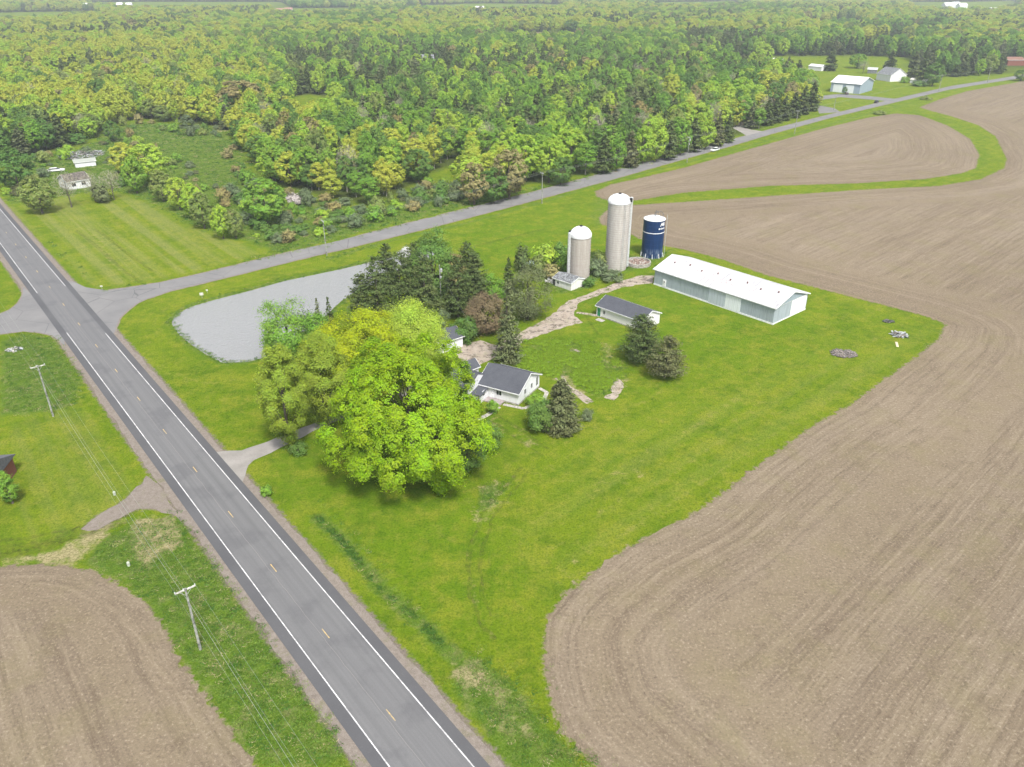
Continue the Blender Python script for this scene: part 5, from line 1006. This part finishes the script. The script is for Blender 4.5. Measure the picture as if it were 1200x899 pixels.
# ================================================================ TREES ROUND THE LEFT MEADOW AND ALONG THE ROAD
T = [ # kind, cx, top, base, width, leaves, label
 ('broad', 22, 170, 222, 44, 'mid', 'round olive green tree at the left edge above the white car'), ('broad', 50, 203, 250, 38, 'olive', 'yellow-olive tree next to the main road left of the white bungalow'),
 ('twig', 84, 198, 243, 32, 'bare', 'bare brown tree before the left end of the white bungalow'), ('twig', 134, 196, 234, 26, 'bare', 'bare grey tree on the lawn right of the white bungalow'), ('twig', 112, 200, 236, 26, 'bare', 'bare tree over the right end of the white bungalow'),
 ('shrub', 121, 220, 237, 20, 'cedar', 'dark brownish shrub at the right corner of the white bungalow'), ('broad', 161, 180, 227, 26, 'green', 'dark green oval tree right of the white bungalow'),
 ('broad', 178, 166, 218, 46, 'lime', 'wide yellow-green tree at the head of the hay meadow'), ('broad', 150, 165, 205, 34, 'gold', 'yellow tree up behind the wide yellow-green one'), ('broad', 192, 198, 236, 26, 'olive', 'olive tree first in the slanting row along the hay meadow'),
 ('broad', 211, 206, 246, 27, 'lime', 'second tree in the slanting row along the hay meadow'), ('broad', 229, 214, 256, 28, 'lime', 'third tree in the slanting row along the hay meadow'), ('broad', 240, 224, 268, 28, 'olive', 'fourth tree in the slanting row along the hay meadow'),
 ('broad', 262, 238, 280, 24, 'lime', 'fifth tree in the slanting row along the hay meadow'), ('broad', 277, 243, 280, 22, 'olive', 'last tree in the slanting row along the hay meadow'), ('broad', 314, 206, 264, 48, 'green', 'broad bright green tree in the brush near the side road'),
 ('broad', 285, 92, 141, 56, 'brown', 'big rust-tinged tree at the back of the brushy meadow'), ('aspen', 207, 115, 146, 12, 'feather', 'slender pale poplar in the middle of the brushy meadow'), ('aspen', 222, 132, 158, 16, 'grey', 'grey-green willow beside the slender pale poplar'),
 ('broad', 238, 110, 138, 24, 'lime', 'yellow-green tree at the back left of the brushy meadow'), ('broad', 36, 122, 165, 46, 'mid', 'large mid green tree above the junk heap at far left'), ('broad', 134, 140, 166, 18, 'mid', 'dark round tree at the top corner of the brushy meadow'),
 ('shrub', 90, 158, 168, 22, 'mid', 'dark wide bush above the junk heap'), ('shrub', 53, 178, 190, 14, 'olive', 'rusty small bush left of the junk heap'), ('shrub', 77, 175, 187, 13, 'lime', 'small yellow-green bush touching the junk heap'),
 ('shrub', 345, 228, 241, 18, 'blossom', 'pale pink blossoming bush right of the broad bright green tree'),
 ('aspen', 574, 148, 197, 27, 'green', 'bright green oval tree highest in the roadside row, left of center'), ('broad', 597, 172, 233, 42, 'brown', 'orange tinged round tree on the roadside above the pond end'), ('broad', 556, 188, 240, 34, 'brown', 'rusty tree left of the orange tinged round one'),
 ('broad', 578, 194, 238, 36, 'mid', 'dark green tree between the two rusty roadside trees'), ('broad', 616, 155, 212, 40, 'lime', 'yellow-green roadside tree right of the orange one'), ('broad', 643, 160, 214, 34, 'lime', 'bright lime tree behind the second side road pole'),
 ('broad', 657, 182, 217, 30, 'mid', 'dull green low tree right of the second side road pole'), ('aspen', 686, 164, 205, 25, 'green', 'bright green cone-shaped roadside tree'), ('broad', 668, 148, 198, 42, 'lime', 'pale lime round crown above the cone-shaped tree'),
 ('conifer', 707, 155, 203, 22, 'pine', 'first dark conifer in the roadside row'), ('broad', 722, 160, 201, 22, 'green', 'green tree right of the first dark roadside conifer'), ('conifer', 738, 150, 196, 20, 'cedar', 'brownish conifer in the roadside row'),
 ('broad', 753, 145, 192, 24, 'lime', 'lime tree in the roadside row right of the brownish conifer'), ('broad', 768, 142, 190, 26, 'lime', 'lime tree in the middle of the roadside row'), ('conifer', 783, 138, 187, 20, 'pine', 'dark conifer in the middle of the roadside row'),
 ('broad', 797, 138, 182, 24, 'green', 'green tree left of the third side road pole'), ('conifer', 812, 136, 178, 19, 'pine', 'dark conifer just right of the third side road pole'), ('broad', 826, 138, 175, 22, 'lime', 'lime tree above the white car'),
 ('conifer', 840, 133, 171, 19, 'cedar', 'brownish conifer right above the white car'), ('conifer', 852, 132, 167, 16, 'pine', 'dark conifer at the driveway mouth'),
 ('aspen', 868, 110, 148, 25, 'green', 'bright green narrow tree at the driveway mouth'), ('conifer', 880, 118, 150, 16, 'spruce', 'first spruce of the dark group right of the driveway mouth'), ('aspen', 889, 124, 151, 14, 'green', 'small bright cone tree among the dark spruces'),
 ('conifer', 898, 115, 147, 17, 'pine', 'second spruce of the dark group right of the driveway mouth'), ('conifer', 908, 112, 144, 17, 'pine', 'third spruce of the dark group right of the driveway mouth'), ('conifer', 918, 110, 141, 17, 'pine', 'fourth spruce of the dark group, left of the side road pole'),
 ('conifer', 929, 106, 138, 18, 'pine', 'fifth spruce of the dark group, above the side road pole'), ('conifer', 940, 98, 134, 18, 'pine', 'sixth spruce of the dark group, right of the side road pole'), ('conifer', 950, 93, 130, 18, 'pine', 'last and tallest spruce at the right end of the dark group'),
 ('broad', 842, 85, 128, 34, 'green', 'round green tree on the lawn of the rose-roofed house'), ('broad', 818, 95, 130, 28, 'mid', 'dark round tree beside the rose-roofed house'), ('broad', 866, 88, 128, 34, 'lime', 'lime tree behind the driveway mouth'), ('broad', 893, 80, 120, 36, 'gold', 'yellow tree behind the dark spruce group'),
 ('broad', 915, 84, 116, 30, 'gold', 'second yellow tree behind the dark spruce group'), ('broad', 936, 88, 114, 24, 'green', 'green tree at the left edge of the far lawn'), ('twig', 762, 88, 122, 32, 'bare', 'large bare brown tree left of the rose-roofed house'), ('twig', 745, 96, 126, 26, 'bare', 'second bare brown tree left of the rose-roofed house'),
 ('broad', 894, 50, 74, 22, 'lime', 'lone lime tree on the far lawn'), ('conifer', 972, 55, 83, 16, 'pine', 'dark spire between the mobile home and the farm shop'), ('conifer', 1042, 57, 84, 15, 'pine', 'dark spruce left of the small gabled far house'),
 ('conifer', 1068, 58, 93, 14, 'spruce', 'grey spruce right behind the small gabled far house'), ('conifer', 1080, 66, 98, 18, 'pine', 'dark spruce right of the low white annex'), ('broad', 1092, 72, 101, 22, 'mid', 'mid green tree next to the dark spruce at the far road'),
 ('shrub', 1037, 84, 93, 10, 'green', 'round bush left of the small gabled far house'), ('shrub', 1060, 90, 97, 10, 'green', 'round bush before the small gabled far house'), ('shrub', 1076, 95, 101, 16, 'mid', 'low dark hedge before the white annex'),
 ('aspen', 989, 101, 111, 6, 'mid', 'small tree before the doors of the farm shop'), ('broad', 1004, 62, 80, 20, 'green', 'green tree beyond the farm shop roof'), ('twig', 1011, 70, 86, 14, 'bare', 'pale bare tree behind the farm shop'), ('broad', 1196, 80, 95, 16, 'mid', 'dark bush cut by the right edge at the far road'),
 ('shrub', 1085, 113, 117, 12, 'olive', 'olive brush on the verge opposite the far house'), ('shrub', 1030, 130, 134, 14, 'olive', 'olive brush clump on the verge at the top of the inner field'),
]
for kind, cx, yt, yb, wp, fam, lb in T:
    x, y, h, R = at(cx, yt, yb, wp); plant(kind, x, y, h, R, fam, lb)
# brush around the silos
for i, (cx, yt, yb, wp, fam, lb) in enumerate([(640, 288, 310, 26, 'lime', 'yellow-green brush left of the short silo'), (655, 286, 306, 18, 'mid', 'dark bush at the back of the short silo'), (630, 300, 318, 18, 'olive', 'olive brush beside the pale tank'),
      (704, 296, 314, 16, 'olive', 'brush between the two stave silos'), (700, 304, 322, 22, 'grey', 'grey weeds at the foot between the stave silos'), (716, 318, 328, 26, 'grey', 'low grey weeds before the tallest silo'), (690, 326, 336, 14, 'mid', 'dark weeds at the foot of the short silo'),
      (612, 292, 318, 18, 'pine', 'dark bush behind the loose grey-green tree'), (646, 312, 326, 20, 'brown', 'brown brush behind the ruined milk house'), (663, 298, 318, 16, 'green', 'green shrub left behind the short silo')]):
    x, y, h, R = at(cx, yt, yb, wp); plant('shrub', x, y, h, R, fam, lb)
# ================================================================ WOODS
def frange_points(y0, y1, sp, seed):
    rng = np.random.default_rng(seed); out = []
    yy = np.arange(y0, y1, sp)
    for y in yy:
        hw = (y * CT + H * ST) * 680 / F + 25
        x = np.arange(-hw, hw, sp); n = len(x); out.append(np.stack([x + rng.uniform(-.42, .42, n) * sp, np.full(n, y) + rng.uniform(-.42, .42, n) * sp], 1))
    return np.vstack(out)
def pin(px, py, poly):  # point in polygon in photo pixels
    return sdf(px, py, poly) > 0
pts = np.vstack([frange_points(195, 520, 8.2, 1), frange_points(520, 950, 9.2, 2), frange_points(950, 3600, 12.0, 3)])
X, Y = pts[:, 0], pts[:, 1]
ok = sdf(X, Y, WILD) < -1
front = PP([(-40,193),(0,196),(40,182),(95,172),(128,152),(160,140),(262,150),(285,170),(293,190),(303,208),(330,222),(362,229),(400,237),(436,243),(470,229),(500,212),(530,216),(556,226),(600,224),(640,215),(700,203),(760,189),(820,174),(850,164),(862,152),(870,148),(905,143),(958,128),(958,112),(1092,92),(1180,87),(1205,82)]) + [(1500, 900), (9000, 12000), (-9000, 12000), (-900, 300)]
ok &= sdf(X, Y, front) > 0
for q in [LAWN_FAR] + FARF['soil'] + FARF['grass'] + [FIELD1, FIELD2]: ok &= sdf(X, Y, q) < -2
ok &= linedist(X, Y, [tuple(v) for v in SIDE[:16]]) > 14
for o_ in list(SC.objects):     # keep the woods off the buildings
    if o_.get('category') in ('house', 'barn', 'shed', 'trailer home') and o_.location.y > 250: ok &= ((X - o_.location.x - 8) ** 2 + ((Y - o_.location.y + 4) * .7) ** 2) > (14 if o_.location.y < 700 else 40) ** 2
X, Y = X[ok], Y[ok]; px, py = proj(X, Y); rng = np.random.default_rng(77)
dist = np.hypot(X, Y)
# species: dark pine stands, gold maples on the left, aspen and fresh green in the middle
con = np.zeros(len(X))
for q, v in [([(330,72),(420,55),(560,70),(600,96),(540,118),(420,120),(345,112)], .62), ([(600,66),(720,70),(740,110),(650,120),(590,105)], .35), ([(800,44),(900,50),(900,66),(860,68),(800,72)], .75), ([(1000,36),(1130,34),(1130,50),(1010,50)], .6),
             ([(0,128),(40,122),(60,165),(0,190)], .15), ([(400,120),(560,118),(560,170),(430,180)], .22), ([(560,100),(780,95),(800,170),(600,180)], .30), ([(700,32),(860,26),(870,34),(720,42)], .6), ([(1060,76),(1090,66),(1110,90),(1080,92)], .7), ([(1120,60),(1190,60),(1180,86),(1110,90)], .3)]:
    con = np.maximum(con, v * smooth(sdf(px, py * 2.5, [(a, b * 2.5) for a, b in q]), -12, 12))
con = np.maximum(con, .55 * smooth(vnoise(X, Y, 41, .006), .62, .80)); con = np.maximum(con, .035)
gold = smooth(-px, -380, -180) * smooth(-py, -180, -150); gold = np.maximum(gold * .85, .55 * smooth(vnoise(X, Y, 43, .007), .55, .75)); gold = np.maximum(gold, .8 * smooth(-py, -66, -36) * (vnoise(X, Y, 44, .004) > .35))  # extra gold trees far off put a sunlit band's brightness into leaf colour
asp = smooth(px, 280, 420) * smooth(py, 95, 150) * .65
u = rng.random(len(X)); kind = np.where(u < con, 2, np.where(rng.random(len(X)) < asp, 1, 0)); tw = (rng.random(len(X)) < .035) & (dist < 700); kind = np.where(tw & (kind != 2), 4, kind)
fr = rng.random(len(X)); fams = []
for i in range(len(X)):
    k = kind[i]
    if k == 2: fams.append('pine' if fr[i] < .8 else 'spruce')
    elif k == 4: fams.append('bare')
    else:
        g_ = gold[i]; f_ = fr[i]
        fams.append('gold' if f_ < g_ * .62 else 'lime' if f_ < g_ * .62 + .26 else 'olive' if f_ < g_ * .62 + .34 and k == 0 else 'brown' if f_ > .975 else 'mid' if f_ > .80 - .1 * (g_ < .2) else 'green')
fams = np.array(fams)
hh = np.where(kind == 2, rng.uniform(12, 17.5, len(X)), np.where(kind == 1, rng.uniform(11, 16.5, len(X)), rng.uniform(11.5, 18, len(X))))
RR_ = np.where(kind == 2, rng.uniform(2.9, 4.4, len(X)), np.where(kind == 1, rng.uniform(2.4, 3.9, len(X)), rng.uniform(3.6, 6.2, len(X))))
edge = smooth(sdf(X, Y, front), 0, 16); hh = hh * (.72 + .28 * edge); RR_ = RR_ * np.where(dist > 950, 1.4, 1.0); RR_ = np.where(kind == 4, RR_ * .8, RR_)
# the largest in the picture are individuals, the rest of the wood is one mass
names_k = {0: 'broad', 1: 'aspen', 2: 'conifer', 4: 'twig'}
vis = (px > -15) & (px < 1215) & (py > -5)
size = hh * RR_ / dist ** 2
indiv = np.zeros(len(X), bool)
for k, cap in ((0, 270), (1, 170), (2, 150), (4, 25)):
    c_ = np.where((kind == k) & vis)[0]; c_ = c_[np.argsort(dist[c_])][:cap]; indiv[c_] = True
FAMW = dict(gold='golden yellow', lime='lime green', green='fresh green', mid='mid green', olive='olive', brown='rust-tinged', pine='dark green', spruce='grey-green', bare='leafless grey-brown', grey='grey-green')
KW = {0: 'round-crowned broadleaf tree', 1: 'slim upright aspen', 2: 'pointed conifer', 4: 'bare tree'}
def zone(x, y):
    if x < 290: return 'in the wood behind the brushy left meadow'
    if x < 520: return 'in the wood between the brushy meadow and the pine stands'
    if x < 720: return 'in the wood behind the roadside row, center of photo'
    if x < 960: return 'in the trees near the rose-roofed house'
    return 'in the trees beyond the far farm lawn'
for i in np.where(indiv)[0]:
    k = int(kind[i]); z_ = zone(px[i], py[i]); plant(names_k[k], X[i], Y[i], hh[i], RR_[i], str(fams[i]), '%s %s %s' % (FAMW[fams[i]], KW[k], z_), '%s %ss %s' % (FAMW[fams[i]], KW[k], z_))
# ---- the far wood: one object, tree crowns instanced on points
def merged(cr, tr, fam):
    """crown and trunk in one mesh for the far wood"""
    bm = bmesh.new(); bm.from_mesh(cr); n = len(bm.faces); bm.from_mesh(tr); bm.faces.ensure_lookup_table()
    for f in bm.faces[n:]: f.material_index = 1
    m = bpy.data.meshes.new('far_tree'); bm.to_mesh(m); bm.free(); m.materials.append(LM[fam]); m.materials.append(M_BARK); return m
def scatter(name, P3, rot, scl, idx, meshes, label, cat):
    me = bpy.data.meshes.new(name); me.from_pydata([tuple(p) for p in P3], [], []); me.update()
    addattr(me, 'rot', rot); addattr(me, 'idx', idx, 'POINT', 'INT')
    a = me.attributes.new('scl', 'FLOAT_VECTOR', 'POINT'); a.data.foreach_set('vector', np.asarray(scl, np.float32).ravel())
    o = link(name, me); tag(o, label, cat, kind='stuff')
    ng = bpy.data.node_groups.new(name, 'GeometryNodeTree'); ng.interface.new_socket('Geometry', in_out='INPUT', socket_type='NodeSocketGeometry'); ng.interface.new_socket('Geometry', in_out='OUTPUT', socket_type='NodeSocketGeometry')
    N = ng.nodes.new; gi, go = N('NodeGroupInput'), N('NodeGroupOutput'); L = ng.links.new
    j = N('GeometryNodeJoinGeometry')
    for m in meshes:
        src = bpy.data.objects.new('far_tree_shape', m); oi = N('GeometryNodeObjectInfo'); oi.inputs['Object'].default_value = src; oi.inputs['As Instance'].default_value = True; L(oi.outputs['Geometry'], j.inputs[0])
    iop = N('GeometryNodeInstanceOnPoints'); iop.inputs['Pick Instance'].default_value = True; L(gi.outputs[0], iop.inputs['Points']); L(j.outputs[0], iop.inputs['Instance'])
    def na(n, ty): q = N('GeometryNodeInputNamedAttribute'); q.data_type = ty; q.inputs[0].default_value = n; return q.outputs[0]
    L(na('idx', 'INT'), iop.inputs['Instance Index']); cx = N('ShaderNodeCombineXYZ'); L(na('rot', 'FLOAT'), cx.inputs[2]); L(cx.outputs[0], iop.inputs['Rotation']); L(na('scl', 'FLOAT_VECTOR'), iop.inputs['Scale']); L(iop.outputs[0], go.inputs[0])
    md = o.modifiers.new('scatter', 'NODES'); md.node_group = ng; return o
rest = np.where(~indiv)[0]; rng = np.random.default_rng(5)
for k, nm, lb, cat in ((0, 'far_broadleaf_wood', 'far green and gold broadleaf wood stretching to the top of the photo', 'woodland'), (1, 'far_aspen_wood', 'far upright aspens scattered through the wood', 'woodland'), (2, 'far_conifer_wood', 'far dark conifers standing in patches in the wood', 'woodland'), (4, 'far_bare_trees', 'far leafless trees scattered through the wood', 'woodland')):
    s_ = rest[kind[rest] == k]
    if not len(s_): continue
    fl = sorted(set(fams[s_])); meshes, base = [], {}
    prs = PROT[names_k[k]][:3]
    for f in fl:
        base[f] = len(meshes)
        for pr in prs: meshes.append(merged(pr[0], pr[1], f))
    idx = np.array([base[f] for f in fams[s_]]) + rng.integers(0, len(prs), len(s_)); idx = len(meshes) - 1 - idx   # joined last-in first-out
    R0, h0 = prs[0][2], prs[0][3]; sc = np.stack([RR_[s_] / R0, RR_[s_] / R0, hh[s_] / h0], 1)
    scatter(nm, np.stack([X[s_], Y[s_], np.full(len(s_), -.1)], 1), rng.uniform(0, 6.28, len(s_)), sc, idx, meshes, lb, cat)
# ================================================================ BRUSH in the wild strip
rng = np.random.default_rng(21); sp_ = frange_points(190, 470, 5.2, 9); x, y = sp_[:, 0], sp_[:, 1]
wd_ = sdf(x, y, WILD); okb = (wd_ > 2) & (sdf(x, y, HAY) < -4) & (linedist(x, y, [tuple(v) for v in SIDE[:16]]) > 7)
bx_, by_ = proj(x, y); okb &= sdf(x, y, PP([(52,200),(112,180),(140,215),(100,232),(52,232)])) < 0
dens = .32 + .6 * smooth(bx_, 230, 330) + .35 * smooth(vnoise(x, y, 51, .05), .5, .8) - .35 * smooth(sdf(bx_, by_, [(150,148),(262,152),(292,195),(270,225),(200,190),(160,172)]), -5, 15)
okb &= rng.random(len(x)) < dens; x, y, bx_, by_ = x[okb], y[okb], bx_[okb], by_[okb]
o_ = np.argsort(np.hypot(x, y)); x, y, bx_, by_ = x[o_], y[o_], bx_[o_], by_[o_]
FW = dict(grey='grey-green', mid='dark green', green='fresh green', olive='olive', brown='brown', cedar='dark brownish', lime='yellow-green')
zb = lambda a: 'in the left meadow brush' if a < 230 else 'in the brush before the woods' if a < 430 else 'in the brush along the side road'
nb = min(295, len(x)); print('shrubs', len(x), 'trees', len(X))
cyc = ['grey', 'mid', 'grey', 'green', 'olive', 'grey', 'lime', 'brown', 'cedar', 'mid']
for i in range(nb):
    f = cyc[int(rng.integers(0, 10))]; R = rng.uniform(.9, 2.6); small = rng.random() < .15
    lb = '%s rounded shrub %s' % (FW[f], zb(bx_[i])); plant('shrub', x[i], y[i], R * rng.uniform(.9, 1.5) + (1.5 if small else 0), R, f, lb, lb.replace('shrub', 'shrubs'))
if len(x) > nb:
    i = np.arange(nb, len(x)); meshes = [merged(p[0], p[1], f) for f in ('grey', 'mid', 'olive') for p in PROT['shrub']]; R = rng.uniform(.9, 2.4, len(i))
    scatter('far_brush', np.stack([x[i], y[i], np.zeros(len(i))], 1), rng.uniform(0, 6.28, len(i)), np.stack([R / 1.5] * 3, 1), rng.integers(0, len(meshes), len(i)), meshes, 'farther mixed brush in the back of the wild meadow', 'brush')
# ================================================================ TUFTS OF GRASS AND WEEDS (uncountable)
def tuft_mesh(seed, n, r, h, mat, wdt=.05):
    rng = np.random.default_rng(seed); a = rng.uniform(0, 6.28, n); q = np.sqrt(rng.random(n)) * r; C = np.stack([q * np.cos(a), q * np.sin(a), np.full(n, h * .35)], 1); up = unit(np.stack([np.cos(a) * .45, np.sin(a) * .45, np.ones(n)], 1) + rng.normal(0, .25, (n, 3)))
    me = leaves_to_mesh('tuft', C, unit(np.stack([np.cos(a), np.sin(a), np.full(n, .8)], 1) + rng.normal(0, .5, (n, 3))), np.full(n, wdt) * rng.uniform(.7, 1.5, n), rng.random(n), rng.random(n), h / wdt * .8, mat, rng, up); return me
GR = dict(a=leafmat('tall_grass_blades', (.050,.098,.010), (.065,.115,.012), .3), b=leafmat('pale_grass_blades', (.075,.112,.018), (.09,.125,.022), .2), c=leafmat('dead_grass_blades', (.15,.125,.07), (.13,.11,.062), .1), d=leafmat('dark_weed_leaves', (.024,.060,.008), (.034,.075,.010), .3))
tm = [tuft_mesh(1, 30, .42, .26, GR['a'], .035), tuft_mesh(2, 30, .45, .24, GR['b'], .035), tuft_mesh(3, 24, .45, .18, GR['c'], .035), tuft_mesh(4, 26, .40, .22, GR['d'], .05)]
def pick(n, p, rng): return len(tm) - 1 - rng.choice(4, n, p=p)
rng = np.random.default_rng(33)
def tufts(name, label, mask_fn, n_try, bbox, p, smin=.6, smax=1.4):
    x = rng.uniform(bbox[0], bbox[1], n_try); y = rng.uniform(bbox[2], bbox[3], n_try); w_ = mask_fn(x, y); k = rng.random(n_try) < w_; x, y = x[k], y[k]; n = len(x); s = rng.uniform(smin, smax, (n, 1))
    # settle on the ground surface
    ix = np.clip(np.searchsorted(xs, x) - 1, 0, nx - 2); iy = np.clip(np.searchsorted(ys, y) - 1, 0, ny - 2); z = gz.reshape(ny, nx)[iy, ix]
    idx = pick(n, p, rng); print(name, n)
    scatter(name, np.stack([x, y, z], 1), rng.uniform(0, 6.28, n), np.hstack([s, s, s * rng.uniform(.7, 1.2, (n, 1))]), idx, tm, label, 'weeds')
def samp(arr):
    A = arr.reshape(ny, nx)
    def f(x, y):
        ix = np.clip(np.searchsorted(xs, x) - 1, 0, nx - 2); iy = np.clip(np.searchsorted(ys, y) - 1, 0, ny - 2); return A[iy, ix]
    return f
fweed, fsoil, fur, fsp = samp(weed), samp(soil), samp(uroad), samp(sp)
def m1(x, y): return np.where((np.abs(fur(x, y)) > 6.6) & (fsoil(x, y) < .2), np.clip(fweed(x, y), 0, 1) ** 1.5, 0) * (fsp(x, y) < .3)
tufts('tall_weeds', 'rough tall grass and weeds on the verges, ditches and old garden', m1, 170000, (-120, 75, 40, 230), [.42, .34, .08, .16])
wf = samp(wildm)
def m4(x, y): return np.exp(-((linedist(x, y, DITCHL) + (vnoise(x, y, 71, .4) - .5) * .5) / .26) ** 2) * (vnoise(x, y, 72, .5) > .42)
tufts('ditch_weeds', 'dark weeds growing in the narrow ditch between road and lawn', m4, 120000, (-75, -5, 60, 100), [.3, .05, .05, .6], .6, 1.2)
m5p = PP([(612,400),(640,398),(700,402),(722,420),(728,440),(700,462),(640,440),(605,430)])
GRg = leafmat('lush_garden_weeds', (.092,.150,.006), (.110,.165,.008), .35)
tm_ = tm; tm = [tuft_mesh(11, 40, .5, .5, GRg, .06), tuft_mesh(12, 40, .5, .42, GRg, .05), tm_[0], tm_[3]]
tufts('garden_weeds', 'tall lush weeds filling the old garden behind the farmhouse', lambda x, y: smooth(sdf(x, y, m5p), -1, 1.5) * (vnoise(x, y, 61, .35) > .33) * .9, 9000, (-2, 30, 128, 165), [.45, .35, .1, .1], .8, 1.5)
tm = tm_
tufts('meadow_grass', 'tall uneven grass of the wild meadow beyond the side road', lambda x, y: wf(x, y) * .9 * (np.abs(fur(x, y)) > 7), 60000, (-260, 60, 190, 440), [.35, .32, .10, .23], 1.2, 2.6)
def m2(x, y): return np.exp(-((fsoil(x, y) + .2) / .7) ** 2) * .35 * (y < 330) * (x < 170)
tufts('field_edge_grass', 'ragged grass fringe along the edges of the ploughed fields', m2, 150000, (-115, 170, 40, 300), [.35, .35, .22, .08], .4, .9)
tufts('pond_rushes', 'dark grass fringe round the edge of the pond', lambda x, y: np.exp(-((fsp(x, y) + .1) / .40) ** 2) * .75, 60000, (-90, -15, 150, 225), [.4, .2, .1, .3], .5, .9)
# ================================================================ HAZE
t = NT('haze_air'); pv = t.n('VolumePrincipled', {'Color': (.84,.92,1.0), 'Density': .00019, 'Anisotropy': .2}); t.t.links.new(pv.outputs[0], t.out.inputs['Volume'])
o = MB().box(-4200, 4200, -300, 5200, -2.6, 78).build('haze', t.m); tag(o, 'thin pale haze over the countryside', 'haze', kind='stuff')
